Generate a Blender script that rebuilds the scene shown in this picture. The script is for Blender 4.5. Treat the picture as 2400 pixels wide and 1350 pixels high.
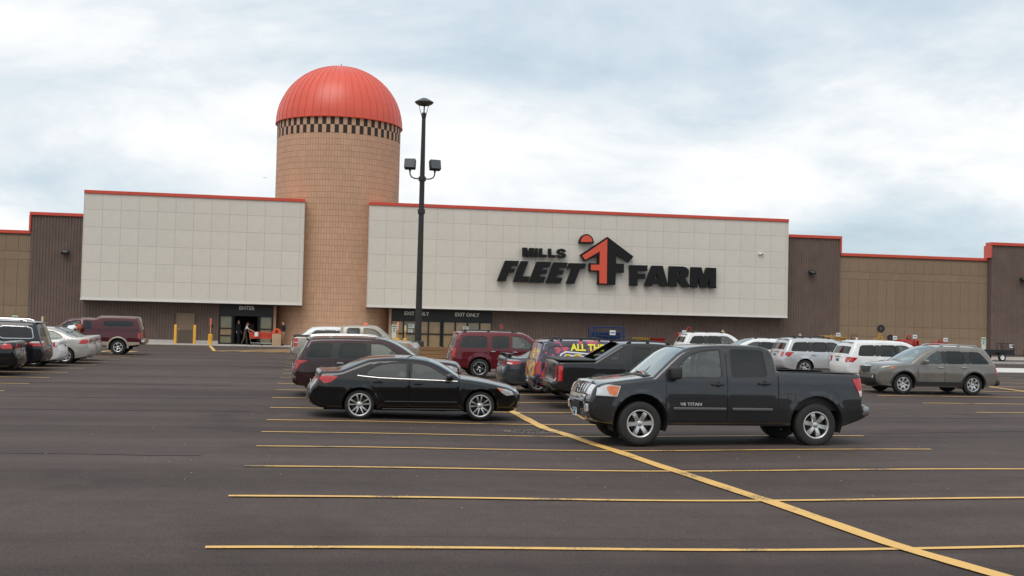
import bpy, bmesh, math, random
import numpy as np
from mathutils import Vector, Matrix
from mathutils.geometry import delaunay_2d_cdt

SC = bpy.context.scene
for o in list(bpy.data.objects):
    bpy.data.objects.remove(o)
COL = SC.collection
RND = random.Random(11)
rad = math.radians

# ------------------------------------------------------------------ camera
CZ = 1.65
YAW, PITCH, ROLL, FPX = rad(10.11), rad(2.0), rad(1.334), 2700.0
_F = Vector((math.sin(YAW)*math.cos(PITCH), math.cos(YAW)*math.cos(PITCH), math.sin(PITCH)))
_r = Vector((math.cos(YAW), -math.sin(YAW), 0.0))
_u = _r.cross(_F)
_R = _r*math.cos(ROLL) + _u*math.sin(ROLL)
_U = -_r*math.sin(ROLL) + _u*math.cos(ROLL)
cam_d = bpy.data.cameras.new('camera')
cam = bpy.data.objects.new('camera', cam_d)
COL.objects.link(cam)
SC.camera = cam
cam_d.sensor_width = 36.0
cam_d.lens = 36.0*FPX/2400.0
cam_d.clip_start, cam_d.clip_end = 0.1, 6000.0
M = Matrix((( _R.x, _U.x, -_F.x, 0.0), (_R.y, _U.y, -_F.y, 0.0), (_R.z, _U.z, -_F.z, CZ), (0, 0, 0, 1)))
cam.matrix_world = M

def at(px, py, Y):
    """point on the vertical plane at distance Y (metres, parallel to the shop front) under a photo position"""
    d = _F + _R*((px-1200.0)/FPX) - _U*((py-675.0)/FPX)
    d = d*(Y/d.y)
    return Vector((d.x, Y, d.z+CZ))

# ------------------------------------------------------------------ sky, sun, exposure
SUN_EL, SUN_AZ = rad(58), rad(208)      # azimuth: clockwise from +Y
W = bpy.data.worlds.new('World'); SC.world = W
W.use_nodes = True
nt = W.node_tree; nt.nodes.clear()
def N(t, **k):
    n = nt.nodes.new(t)
    for a, b in k.items(): setattr(n, a, b)
    return n
def L(a, b): nt.links.new(a, b)
def math_node(op, a=None, b=None, clamp=False):
    n = N('ShaderNodeMath', operation=op); n.use_clamp = clamp
    for i, v in enumerate((a, b)):
        if v is None: continue
        if isinstance(v, (int, float)): n.inputs[i].default_value = v
        else: L(v, n.inputs[i])
    return n.outputs[0]
out = N('ShaderNodeOutputWorld')
sky = N('ShaderNodeTexSky', sky_type='NISHITA')
sky.sun_disc = False
sky.sun_elevation = SUN_EL
sky.sun_rotation = SUN_AZ
sky.dust_density = 2.0
bg1 = N('ShaderNodeBackground'); bg1.inputs[1].default_value = 0.10
L(sky.outputs[0], bg1.inputs[0])
tc = N('ShaderNodeTexCoord')
sep = N('ShaderNodeSeparateXYZ'); L(tc.outputs['Generated'], sep.inputs[0])
zz = math_node('ADD', math_node('MAXIMUM', sep.outputs[2], 0.0), 0.26)
comb = N('ShaderNodeCombineXYZ')
L(math_node('DIVIDE', sep.outputs[0], zz), comb.inputs[0])
L(math_node('DIVIDE', sep.outputs[1], zz), comb.inputs[1])
def cloud_noise(scale, loc, detail, rough, dist):
    mp = N('ShaderNodeMapping'); mp.inputs['Location'].default_value = loc
    mp.inputs['Scale'].default_value = (1.0, 1.0, 1.0)
    L(comb.outputs[0], mp.inputs[0])
    n = N('ShaderNodeTexNoise'); n.inputs['Scale'].default_value = scale
    n.inputs['Detail'].default_value = detail; n.inputs['Roughness'].default_value = rough
    n.inputs['Distortion'].default_value = dist
    L(mp.outputs[0], n.inputs['Vector'])
    return n.outputs['Fac']
def ramp(fac, stops):
    r = N('ShaderNodeValToRGB'); L(fac, r.inputs[0])
    e = r.color_ramp.elements
    while len(e) < len(stops): e.new(0.5)
    for el, (p, c) in zip(e, stops):
        el.position = p; el.color = c if len(c) == 4 else (*c, 1)
    return r.outputs[0]
n_big = cloud_noise(0.75, (12.35, 2.53, 0.0), 7, 0.55, 0.35)
n_tex = cloud_noise(2.1, (0.04, 17.43, 0.0), 9, 0.60, 0.35)
fac = math_node('ADD', math_node('MULTIPLY', n_big, 0.7), math_node('MULTIPLY', n_tex, 0.3))
mask = ramp(fac, [(0.34, (0.62,)*3), (0.46, (0.86,)*3), (0.56, (1, 1, 1))])
cloudc = ramp(fac, [(0.36, (0.54, 0.67, 0.765)), (0.47, (0.67, 0.77, 0.84)), (0.535, (0.82, 0.87, 0.905)), (0.60, (1.0, 1.0, 0.99)), (0.78, (0.94, 0.95, 0.95))])
bg2 = N('ShaderNodeBackground'); bg2.inputs[1].default_value = 1.0
L(cloudc, bg2.inputs[0])
mx = N('ShaderNodeMixShader'); L(mask, mx.inputs[0]); L(bg1.outputs[0], mx.inputs[1]); L(bg2.outputs[0], mx.inputs[2])
L(mx.outputs[0], out.inputs[0])

sun_d = bpy.data.lights.new('sun', 'SUN'); sun_d.energy = 1.5; sun_d.angle = rad(38); sun_d.color = (1.0, 0.965, 0.92)
sun = bpy.data.objects.new('sun', sun_d); COL.objects.link(sun)
sdir = Vector((math.sin(SUN_AZ)*math.cos(SUN_EL), math.cos(SUN_AZ)*math.cos(SUN_EL), math.sin(SUN_EL)))
sun.rotation_euler = sdir.to_track_quat('Z', 'Y').to_euler()
SC.render.engine = 'CYCLES'
SC.view_settings.view_transform = 'Standard'
SC.view_settings.look = 'None'
SC.view_settings.gamma = 1.0
SC.view_settings.use_curve_mapping = False
SC.view_settings.exposure = 0.08

# ------------------------------------------------------------------ materials
MATS = {}
def mat(name, col, rough=0.6, metal=0.0, coat=0.0, spec=0.5, var=None, bump=None, vscale=(1, 1, 1), coat_rough=0.03, island=0.0):
    """var=(noise scale, amount) tint variation, bump=(scale, strength)"""
    if name in MATS: return MATS[name]
    m = bpy.data.materials.new(name); m.use_nodes = True
    t = m.node_tree; b = t.nodes['Principled BSDF']
    b.inputs['Base Color'].default_value = (*col, 1)
    b.inputs['Roughness'].default_value = rough
    b.inputs['Metallic'].default_value = metal
    b.inputs['Coat Weight'].default_value = coat
    b.inputs['Coat Roughness'].default_value = coat_rough
    b.inputs['Specular IOR Level'].default_value = spec
    if var or bump:
        tcn = t.nodes.new('ShaderNodeTexCoord'); mpn = t.nodes.new('ShaderNodeMapping')
        mpn.inputs['Scale'].default_value = vscale
        t.links.new(tcn.outputs['Object'], mpn.inputs[0])
    if var:
        n = t.nodes.new('ShaderNodeTexNoise'); n.inputs['Scale'].default_value = var[0]
        n.inputs['Detail'].default_value = 6; n.inputs['Roughness'].default_value = 0.65
        t.links.new(mpn.outputs[0], n.inputs['Vector'])
        oi = t.nodes.new('ShaderNodeObjectInfo')
        mr = t.nodes.new('ShaderNodeMapRange'); mr.inputs[1].default_value = 0.3; mr.inputs[2].default_value = 0.7
        mr.inputs[3].default_value = 1-var[1]; mr.inputs[4].default_value = 1+var[1]
        t.links.new(n.outputs['Fac'], mr.inputs[0])
        mr2 = t.nodes.new('ShaderNodeMapRange'); mr2.inputs[3].default_value = 1-var[1]*0.35; mr2.inputs[4].default_value = 1+var[1]*0.35
        t.links.new(oi.outputs['Random'], mr2.inputs[0])
        mm = t.nodes.new('ShaderNodeMath'); mm.operation = 'MULTIPLY'
        t.links.new(mr.outputs[0], mm.inputs[0]); t.links.new(mr2.outputs[0], mm.inputs[1])
        if island:
            gi = t.nodes.new('ShaderNodeNewGeometry'); mr3 = t.nodes.new('ShaderNodeMapRange'); mr3.inputs[3].default_value = 1-island; mr3.inputs[4].default_value = 1+island
            t.links.new(gi.outputs['Random Per Island'], mr3.inputs[0]); m3 = t.nodes.new('ShaderNodeMath'); m3.operation = 'MULTIPLY'
            t.links.new(mm.outputs[0], m3.inputs[0]); t.links.new(mr3.outputs[0], m3.inputs[1]); mm = m3
        vm = t.nodes.new('ShaderNodeVectorMath'); vm.operation = 'SCALE'; vm.inputs[0].default_value = col
        t.links.new(mm.outputs[0], vm.inputs['Scale'])
        t.links.new(vm.outputs[0], b.inputs['Base Color'])
    if bump:
        n2 = t.nodes.new('ShaderNodeTexNoise'); n2.inputs['Scale'].default_value = bump[0]; n2.inputs['Detail'].default_value = 4
        t.links.new(mpn.outputs[0], n2.inputs['Vector'])
        bp = t.nodes.new('ShaderNodeBump'); bp.inputs['Strength'].default_value = bump[1]; bp.inputs['Distance'].default_value = 0.01
        t.links.new(n2.outputs['Fac'], bp.inputs['Height']); t.links.new(bp.outputs[0], b.inputs['Normal'])
    MATS[name] = m
    return m

def paint(name, col, metal=0.0, rough=0.34, flake=0.0):
    """car paint: base + clear coat, a little road dust low down comes from noise"""
    m = mat('paint_'+name, col, rough=rough, metal=metal, coat=1.0, spec=0.12, var=(3.0, 0.10), coat_rough=0.03)
    return m

def glass(name, tint, ior=1.5, rough=0.0, base=0.0):
    if name in MATS: return MATS[name]
    m = bpy.data.materials.new(name); m.use_nodes = True
    t = m.node_tree; t.nodes.clear()
    o = t.nodes.new('ShaderNodeOutputMaterial'); mx_ = t.nodes.new('ShaderNodeMixShader')
    tr = t.nodes.new('ShaderNodeBsdfTransparent'); tr.inputs[0].default_value = (*tint, 1)
    gl = t.nodes.new('ShaderNodeBsdfGlossy'); gl.inputs['Roughness'].default_value = 0.015
    gl.inputs[0].default_value = (0.92, 0.97, 0.95, 1)
    fr = t.nodes.new('ShaderNodeFresnel'); fr.inputs[0].default_value = ior
    ad = t.nodes.new('ShaderNodeMath'); ad.operation = 'ADD'; ad.inputs[1].default_value = base; ad.use_clamp = True
    t.links.new(fr.outputs[0], ad.inputs[0])
    t.links.new(ad.outputs[0], mx_.inputs[0]); t.links.new(tr.outputs[0], mx_.inputs[1]); t.links.new(gl.outputs[0], mx_.inputs[2])
    t.links.new(mx_.outputs[0], o.inputs[0])
    MATS[name] = m
    return m

# ------------------------------------------------------------------ object helpers
def link(name, me, parent=None, loc=None, rot=None):
    o = bpy.data.objects.new(name, me); COL.objects.link(o)
    if parent is not None: o.parent = parent
    if loc is not None: o.location = loc
    if rot is not None: o.rotation_euler = rot
    return o

def tag(o, label=None, cat=None, group=None, kind=None):
    if label: o['label'] = label
    if cat: o['category'] = cat
    if group: o['group'] = group
    if kind: o['kind'] = kind
    return o

def empty(name, loc=(0, 0, 0), rz=0.0, label=None, cat=None, group=None):
    o = bpy.data.objects.new(name, None); COL.objects.link(o)
    o.empty_display_size = 0.3
    o.location = loc; o.rotation_euler = (0, 0, rz)
    return tag(o, label, cat, group)

def mesh(name, V, F, m, smooth=False, sharp=None):
    me = bpy.data.meshes.new(name)
    me.from_pydata([tuple(v) for v in V], [], [tuple(f) for f in F])
    if m is not None:
        for q in (m if isinstance(m, (list, tuple)) else [m]): me.materials.append(q)
    if smooth:
        me.polygons.foreach_set('use_smooth', [True]*len(me.polygons))
        if sharp is not None: me.set_sharp_from_angle(angle=rad(sharp))
    me.update()
    return me

class MB:
    """collects shapes that make ONE part"""
    def __init__(s): s.V = []; s.F = []
    def add(s, V, F):
        b = len(s.V); s.V += [tuple(v) for v in V]; s.F += [tuple(i+b for i in f) for f in F]; return s
    def box(s, x0, x1, y0, y1, z0, z1, M=None):
        V = [Vector(p) for p in ((x0,y0,z0),(x1,y0,z0),(x1,y1,z0),(x0,y1,z0),(x0,y0,z1),(x1,y0,z1),(x1,y1,z1),(x0,y1,z1))]
        if M is not None: V = [M @ v for v in V]
        return s.add(V, [(3,2,1,0),(4,5,6,7),(0,1,5,4),(1,2,6,5),(2,3,7,6),(3,0,4,7)])
    def rbox(s, x0, x1, y0, y1, z0, z1, b=0.02, M=None, seg=2):
        bm = bmesh.new(); bmesh.ops.create_cube(bm, size=1.0)
        for v in bm.verts:
            v.co = Vector(((x0+x1)/2+v.co.x*(x1-x0), (y0+y1)/2+v.co.y*(y1-y0), (z0+z1)/2+v.co.z*(z1-z0)))
        b = min(b, 0.48*min(x1-x0, y1-y0, z1-z0))
        bmesh.ops.bevel(bm, geom=list(bm.edges), offset=b, segments=seg, profile=0.5, affect='EDGES')
        bm.verts.index_update()
        V = [v.co.copy() for v in bm.verts]
        if M is not None: V = [M @ v for v in V]
        F = [[v.index for v in f.verts] for f in bm.faces]
        bm.free(); return s.add(V, F)
    def tube(s, P, r, n=8, cap=True, closed=False):
        P = [Vector(p) for p in P]; m = len(P); rs = r if isinstance(r, (list, tuple)) else [r]*m
        V = []; up = None
        for i, p in enumerate(P):
            if closed: t = P[(i+1) % m]-P[i-1]
            else: t = (P[min(i+1, m-1)]-P[max(i-1, 0)])
            t.normalize()
            if up is None:
                up = Vector((0, 0, 1)) if abs(t.z) < 0.9 else Vector((1, 0, 0))
            a = t.cross(up)
            if a.length < 1e-5: a = t.orthogonal()
            a.normalize(); b = a.cross(t); b.normalize(); up = b
            for k in range(n):
                q = 2*math.pi*k/n
                V.append(p + (a*math.cos(q) + b*math.sin(q))*rs[i])
        F = []
        for i in range(m if closed else m-1):
            j = (i+1) % m
            for k in range(n):
                k2 = (k+1) % n
                F.append((i*n+k, i*n+k2, j*n+k2, j*n+k))
        if cap and not closed:
            F.append(tuple(range(n))[::-1]); F.append(tuple((m-1)*n+k for k in range(n)))
        return s.add(V, F)
    def lathe(s, prof, n=24, axis='z', c=(0, 0, 0), close=False):
        """prof: list of (r, h)"""
        V = []; m = len(prof)
        for k in range(n):
            q = 2*math.pi*k/n; co, si = math.cos(q), math.sin(q)
            for r, h in prof:
                if axis == 'z': V.append((c[0]+r*co, c[1]+r*si, c[2]+h))
                elif axis == 'y': V.append((c[0]+r*co, c[1]+h, c[2]+r*si))
                else: V.append((c[0]+h, c[1]+r*co, c[2]+r*si))
        F = []
        for k in range(n):
            k2 = (k+1) % n
            for i in range(m if close else m-1):
                j = (i+1) % m
                F.append((k*m+i, k2*m+i, k2*m+j, k*m+j))
        return s.add(V, F)
    def prism(s, poly, holes, fn):
        """poly in 2D, fn(a, b, t) -> 3D for t = 0 (back) and 1 (front)"""
        V2, T = cdt(poly, holes)
        n = len(V2)
        V = [fn(a, b, 1) for a, b in V2] + [fn(a, b, 0) for a, b in V2]
        F = [t for t in T] + [tuple(i+n for i in t[::-1]) for t in T]
        cnt = {}
        for t in T:
            for i in range(3):
                e = (t[i], t[(i+1) % 3]); cnt[e] = 1
        for (a, b) in cnt:
            if (b, a) not in cnt: F.append((b, a, a+n, b+n))
        return s.add(V, F)
    def obj(s, name, m, parent=None, smooth=False, sharp=35, loc=None, rot=None):
        return link(name, mesh(name, s.V, s.F, m, smooth, sharp if smooth else None), parent, loc, rot)

def pip(P, poly):
    P = np.asarray(P, float); poly = np.asarray(poly, float)
    x, y = P[:, 0], P[:, 1]; ins = np.zeros(len(P), bool)
    a = poly; b = np.roll(poly, -1, 0)
    for (x1, y1), (x2, y2) in zip(a, b):
        if y1 == y2: continue
        c = ((y1 > y) != (y2 > y)) & (x < (x2-x1)*(y-y1)/(y2-y1)+x1)
        ins ^= c
    return ins

def segdist(P, A, closed=True):
    P = np.asarray(P, float); A = np.asarray(A, float)
    B = np.roll(A, -1, 0) if closed else A[1:]
    A_ = A if closed else A[:-1]
    d = B-A_; l2 = np.maximum((d*d).sum(1), 1e-12)
    best = np.full(len(P), 1e9)
    for a, dd, l in zip(A_, d, l2):
        t = np.clip(((P-a) @ dd)/l, 0, 1)
        q = P-(a+t[:, None]*dd)
        best = np.minimum(best, (q*q).sum(1))
    return np.sqrt(best)

def cdt(poly, holes=(), extra=None):
    V = [Vector((p[0], p[1])) for p in poly]; E = [(i, (i+1) % len(poly)) for i in range(len(poly))]
    for h in holes:
        b = len(V); V += [Vector((p[0], p[1])) for p in h]; E += [(b+i, b+(i+1) % len(h)) for i in range(len(h))]
    if extra is not None: V += [Vector((p[0], p[1])) for p in extra]
    r = delaunay_2d_cdt(V, E, [], 0, 1e-6)
    ov = np.array([(v.x, v.y) for v in r[0]]); fs = [tuple(f) for f in r[2]]
    c = np.array([ov[list(f)].mean(0) for f in fs])
    ok = pip(c, poly)
    for h in holes: ok &= ~pip(c, h)
    T = []
    for f, k in zip(fs, ok):
        if not k: continue
        a, b, d = ov[f[0]], ov[f[1]], ov[f[2]]
        cr = (b[0]-a[0])*(d[1]-a[1])-(b[1]-a[1])*(d[0]-a[0])
        if abs(cr) < 1e-10: continue
        T.append(f if cr > 0 else f[::-1])
    return ov, T

def inset(poly, d):
    P = [Vector((p[0], p[1])) for p in poly]; n = len(P)
    area = sum(P[i].x*P[(i+1) % n].y-P[(i+1) % n].x*P[i].y for i in range(n))
    s = 1 if area > 0 else -1
    out_ = []
    for i in range(n):
        a, b, c = P[i-1], P[i], P[(i+1) % n]
        e1 = (b-a).normalized(); e2 = (c-b).normalized()
        n1 = Vector((-e1.y, e1.x))*s; n2 = Vector((-e2.y, e2.x))*s
        m = n1+n2
        if m.length < 1e-4: m = n1
        m.normalize(); k = d/max(0.35, m.dot(n1))
        out_.append((b.x+m.x*k, b.y+m.y*k))
    return out_

def rounded(poly, it=2, w=0.25):
    P = [tuple(p) for p in poly]
    for _ in range(it):
        Q = []
        for i in range(len(P)):
            a, b = P[i], P[(i+1) % len(P)]
            Q.append((a[0]*(1-w)+b[0]*w, a[1]*(1-w)+b[1]*w)); Q.append((a[0]*w+b[0]*(1-w), a[1]*w+b[1]*(1-w)))
        P = Q
    return P

_TXT = {}
def text_mesh(txt, size, depth=0.02, bold=0.0, shear=0.0):
    """flat lettering in the x-z plane, centred, as (V, F)"""
    k = (txt, size, depth, bold, shear)
    if k not in _TXT:
        cu = bpy.data.curves.new('lettering', 'FONT'); cu.body = txt; cu.size = size
        cu.extrude = depth/2; cu.offset = bold; cu.align_x = 'CENTER'; cu.align_y = 'CENTER'; cu.shear = shear
        cu.resolution_u = 3
        o = bpy.data.objects.new('lettering', cu); COL.objects.link(o)
        dg = bpy.context.evaluated_depsgraph_get(); e = o.evaluated_get(dg); me = e.to_mesh()
        V = [(v.co.x, -v.co.z, v.co.y) for v in me.vertices]; F = [tuple(p.vertices) for p in me.polygons]
        e.to_mesh_clear(); bpy.data.objects.remove(o); bpy.data.curves.remove(cu)
        _TXT[k] = (V, F)
    return _TXT[k]

# ------------------------------------------------------------------ ground surface
PY = [-500, 0, 9, 12.4, 15.143, 17.886, 20.629, 23.372, 26.115, 28.858, 31.601, 34.344, 37.087, 39.83, 42.573, 50, 60, 80, 4000]
PZ = [-.92, -.92, -.80, -.70, -.57, -.525, -.51, -.515, -.505, -.43, -.36, -.308, -.262, -.215, -.173, -.11, -.06, 0, 0]
def G(X, Y):
    z = float(np.interp(Y, PY, PZ)); k = min(1, max(0, (60-Y)/20))
    z -= .06*math.exp(-((X-5.5)/3.5)**2)*k
    t = min(1, max(0, (X-12)/7)); z += .07*t*t*(3-2*t)*k
    z -= .0065*min(1, max(0, (20.6-Y)/8.2))*max(-10, min(20, X+.8))*(1 if X > -0.8 else .3)
    return z
# ------------------------------------------------------------------ parking lot
def asphalt_material():
    m = bpy.data.materials.new('asphalt'); m.use_nodes = True
    t = m.node_tree; b = t.nodes['Principled BSDF']
    def nd(ty, **k):
        n = t.nodes.new(ty)
        for a, v in k.items(): n.inputs[a].default_value = v
        return n
    tcn = nd('ShaderNodeTexCoord')
    def noise(scale, vs, detail, rough=0.6):
        mp = nd('ShaderNodeMapping'); mp.inputs['Scale'].default_value = vs
        t.links.new(tcn.outputs['Object'], mp.inputs[0])
        n = nd('ShaderNodeTexNoise', Scale=scale, Detail=detail, Roughness=rough)
        t.links.new(mp.outputs[0], n.inputs['Vector']); return n.outputs['Fac']
    def mr(f, a, b_, c, d):
        n = nd('ShaderNodeMapRange'); n.inputs[1].default_value = a; n.inputs[2].default_value = b_; n.inputs[3].default_value = c; n.inputs[4].default_value = d
        t.links.new(f, n.inputs[0]); return n.outputs[0]
    def mul(a, b_):
        n = nd('ShaderNodeMath'); n.operation = 'MULTIPLY'; t.links.new(a, n.inputs[0]); t.links.new(b_, n.inputs[1]); return n.outputs[0]
    big = mr(noise(0.11, (1, 1.6, 1), 5), 0.3, 0.7, 0.80, 1.16)
    band = mr(noise(0.5, (0.05, 1.0, 1), 4), 0.34, 0.66, 0.70, 1.22)
    mid = mr(noise(2.2, (1, 1, 1), 6, 0.7), 0.3, 0.7, 0.88, 1.12)
    fine = mr(noise(60, (1, 1, 1), 2, 0.8), 0.34, 0.66, 0.50, 1.50)
    seamn = noise(0.9, (0.02, 1.0, 1), 2)
    seam = mr(seamn, 0.345, 0.36, 0.80, 1.0)
    vor = nd('ShaderNodeTexVoronoi', Scale=0.23); t.links.new(tcn.outputs['Object'], vor.inputs['Vector'])
    spot = mr(vor.outputs['Distance'], 0.04, 0.12, 0.68, 1.0)
    v2 = nd('ShaderNodeTexVoronoi', Scale=34.0); t.links.new(tcn.outputs['Object'], v2.inputs['Vector'])
    chip = mr(v2.outputs['Distance'], 0.10, 0.16, 1.7, 1.0)
    oil = mr(noise(0.42, (1, 1, 1), 3, 0.5), 0.31, 0.41, 0.82, 1.0)
    f = mul(mul(mul(big, band), mul(mid, fine)), mul(mul(seam, oil), mul(spot, chip)))
    vm = nd('ShaderNodeVectorMath'); vm.operation = 'SCALE'; vm.inputs[0].default_value = (0.0735, 0.0535, 0.0465)
    t.links.new(f, vm.inputs['Scale']); t.links.new(vm.outputs[0], b.inputs['Base Color'])
    b.inputs['Roughness'].default_value = 0.80; b.inputs['Specular IOR Level'].default_value = 0.25
    bp = nd('ShaderNodeBump', Strength=0.55, Distance=0.006)
    t.links.new(noise(90, (1, 1, 1), 3, 0.7), bp.inputs['Height'])
    bp2 = nd('ShaderNodeBump', Strength=0.25, Distance=0.05)
    t.links.new(noise(0.7, (0.25, 1, 1), 3), bp2.inputs['Height']); t.links.new(bp.outputs[0], bp2.inputs['Normal'])
    t.links.new(bp2.outputs[0], b.inputs['Normal'])
    return m
M_ASPH = asphalt_material()
def worn_paint(name, col, wear=0.42):
    m = bpy.data.materials.new(name); m.use_nodes = True
    t = m.node_tree; b = t.nodes['Principled BSDF']; b.inputs['Roughness'].default_value = 0.6
    tcn = t.nodes.new('ShaderNodeTexCoord'); n = t.nodes.new('ShaderNodeTexNoise')
    n.inputs['Scale'].default_value = 28; n.inputs['Detail'].default_value = 5; n.inputs['Roughness'].default_value = 0.75
    t.links.new(tcn.outputs['Object'], n.inputs['Vector'])
    n2 = t.nodes.new('ShaderNodeTexNoise'); n2.inputs['Scale'].default_value = 1.3; n2.inputs['Detail'].default_value = 4
    t.links.new(tcn.outputs['Object'], n2.inputs['Vector'])
    ad = t.nodes.new('ShaderNodeMath'); ad.operation = 'ADD'; t.links.new(n.outputs['Fac'], ad.inputs[0]); t.links.new(n2.outputs['Fac'], ad.inputs[1])
    r = t.nodes.new('ShaderNodeValToRGB'); e = r.color_ramp.elements
    e[0].position = wear-0.06; e[0].color = (0.13, 0.10, 0.065, 1); e[1].position = wear+0.03; e[1].color = (*col, 1)
    x = e.new(0.75); x.color = tuple(c*0.86 for c in col)+(1,)
    hv = t.nodes.new('ShaderNodeMath'); hv.operation = 'MULTIPLY'; hv.inputs[1].default_value = 0.5
    t.links.new(ad.outputs[0], hv.inputs[0]); t.links.new(hv.outputs[0], r.inputs[0])
    t.links.new(r.outputs[0], b.inputs['Base Color'])
    return m
M_YEL = worn_paint('yellow_line_paint', (0.74, 0.44, 0.125), 0.44)
M_YEL2 = worn_paint('faded_yellow_paint', (0.50, 0.30, 0.105), 0.37)

def axis(lo, hi, dense_lo, dense_hi, step):
    a = list(np.arange(dense_lo, dense_hi+1e-6, step)); s = step
    x = dense_hi
    while x < hi: s *= 1.35; x += s; a.append(min(x, hi))
    s = step; x = dense_lo; b = []
    while x > lo: s *= 1.35; x -= s; b.append(max(x, lo))
    return np.array(b[::-1]+a)
gx = axis(-1500, 1500, -24, 60, 1.0); gy = axis(-600, 3000, 4, 84, 0.6)
V = [(x, y, G(x, y)) for y in gy for x in gx]; nx = len(gx)
F = [(j*nx+i, j*nx+i+1, (j+1)*nx+i+1, (j+1)*nx+i) for j in range(len(gy)-1) for i in range(nx-1)]
lot = tag(link('parking_lot', mesh('parking_lot', V, F, M_ASPH, True)), 'dark warm-grey asphalt parking lot', None, None, 'structure')

def strip(P, w, lift=0.012, m=None, name='painted_line', parent=lot, ext=0.0):
    """a painted stripe along ground points (x, y), following the ground"""
    P = [Vector(p) for p in P]; Q = []
    for a, b in zip(P, P[1:]):
        n = max(1, int((b-a).length/0.45))
        for i in range(n): Q.append(a.lerp(b, i/n))
    Q.append(P[-1]); V = []
    for i, p in enumerate(Q):
        t = (Q[min(i+1, len(Q)-1)]-Q[max(i-1, 0)]).normalized(); nrm = Vector((-t.y, t.x))
        ww = w*(1+0.05*math.sin(i*1.7)+0.04*RND.uniform(-1, 1))
        for s in (-0.5, 0.5):
            q = p+nrm*ww*s; V.append((q.x, q.y, G(q.x, q.y)+lift))
    F = [(2*i+1, 2*i, 2*i+2, 2*i+3) for i in range(len(Q)-1)]
    return link(name, mesh(name, V, F, m or M_YEL), parent)

SY = [12.4+2.743*k for k in range(-2, 24)]
for k, y in enumerate(SY, -2):
    xl = {0: -.96, 1: -.89, 2: -.84}.get(k, -.80)
    if k >= 19: break
    strip([(xl+RND.uniform(-.02, .02), y), (14.4 if k < 2 else 13.4 if k == 2 else 12.0, y)], 0.105)
    if 3 <= k < 19:
        strip([(18.1, y), (32.0, y)], 0.105)
for k in range(-1, 9):
    y = 35.44+2.75*k
    strip([(-21.5, y), (-7.85, y)], 0.105)
# centre stripe with its bend at the drain
strip([(5.02, 31.2), (5.26, 28.78), (5.32, 26.0), (5.30, 25.1), (5.45, 24.0), (5.52, 23.0), (5.59, 21.6), (5.89, 18.28), (6.28, 15.48), (6.83, 12.68), (7.23, 11.16), (7.7, 9.4), (8.3, 6.5)], 0.235, lift=0.017)
strip([(5.02, 31.2), (5.0, 63.0)], 0.2, lift=0.017)
strip([(24.9, 27.0), (25.4, 40.0), (25.4, 63.0)], 0.2, lift=0.017)
# dark sealed paving seams
M_SEAM = mat('sealed_seam', (.050, .038, .034), .75, var=(3, .3))
for y_, x0_, x1_, w_, sd_ in ((19.4, -14, -1.6, 0.110, 1), (28.0, -18, -1.2, 0.110, 3), (31.2, -18, -1, 0.088, 4), (24.2, 12.5, 30, 0.110, 5), (27.4, 12.5, 30, 0.088, 6), (36.0, -16, -2, 0.110, 7)):
    rs = random.Random(sd_); strip([(x0_+(x1_-x0_)*k/14, y_+rs.uniform(-.05, .05)+.12*math.sin(k*.7+sd_)) for k in range(15)], w_, lift=.006, m=M_SEAM, name='paving_seam')
# hatched zone before the entrance, and by the maroon pickup
def hatch(x0, x1, y0, y1, step, w, skew):
    strip([(x0, y0), (x1, y0)], w, m=M_YEL2); strip([(x0, y0), (x0-1.2, y1)], w*1.2, m=M_YEL)
    n = int((x1-x0)/step)
    for i in range(n+1):
        a = (x0+i*step, y0); b = (min(a[0]+skew, x1+2), y1)
        strip([a, b], w*3.2, m=M_YEL2, lift=0.013)
hatch(-5.0, 12.0, 67.0, 79.0, 1.35, 0.16, 7.0)
hatch(-13.0, -8.3, 59.5, 64.0, 1.2, 0.15, .5)
strip([(-30, 79.6), (-6.6, 79.6)], 0.12, m=M_YEL2)

# storm drain: rough patch of loose stones around the low point
def stones(name, cx, cy, rx, ry, n, m, seed, rmin=.008, rmax=.03):
    r = random.Random(seed); b = MB()
    for i in range(n):
        a = r.uniform(0, 6.283); d = math.sqrt(r.random())
        x, y = cx+math.cos(a)*d*rx, cy+math.sin(a)*d*ry; s = r.uniform(rmin, rmax); z = G(x, y)+s*.35
        V = []
        for dx, dy, dz in ((1, 0, 0), (-1, 0, 0), (0, 1, 0), (0, -1, 0), (0, 0, .7), (0, 0, -.7)):
            k = r.uniform(.7, 1.2)*s; V.append((x+dx*k, y+dy*k, z+dz*k))
        b.add(V, [(0, 2, 4), (2, 1, 4), (1, 3, 4), (3, 0, 4), (2, 0, 5), (1, 2, 5), (3, 1, 5), (0, 3, 5)])
    o = b.obj(name, m); return o
M_STONE = mat('loose_stone', (0.16, 0.135, 0.115), 0.9, var=(9, .3))
tag(stones('gravel_patch', 4.85, 24.4, .62, .42, 420, M_STONE, 3), 'loose gravel around the drain by the bent yellow stripe', None, None, 'stuff')
dr = empty('storm_drain', (4.85, 24.45, G(4.85, 24.45)+.012), 0, 'dark iron storm drain grate in the dip beside the bent yellow stripe', 'drain')
M_IRON = mat('cast_iron', (0.045, 0.04, 0.037), 0.8, .3, var=(12, .3))
b = MB(); b.box(-.36, .36, -.22, -.19, 0, .012); b.box(-.36, .36, .19, .22, 0, .012); b.box(-.36, -.33, -.189, .189, 0, .012); b.box(.33, .36, -.189, .189, 0, .012)
b.obj('frame', M_IRON, dr)
for i in range(9): MB().box(-.3+i*.07, -.265+i*.07, -.189, .189, 0.001, .009).obj('slat', M_IRON, dr)
tag(stones('scattered_pebbles', 4, 22, 9, 8, 120, mat('pebble_pale', (0.33, 0.29, 0.24), .9), 5, .006, .016), 'small pale pebbles scattered over the asphalt', None, None, 'stuff')

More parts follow.
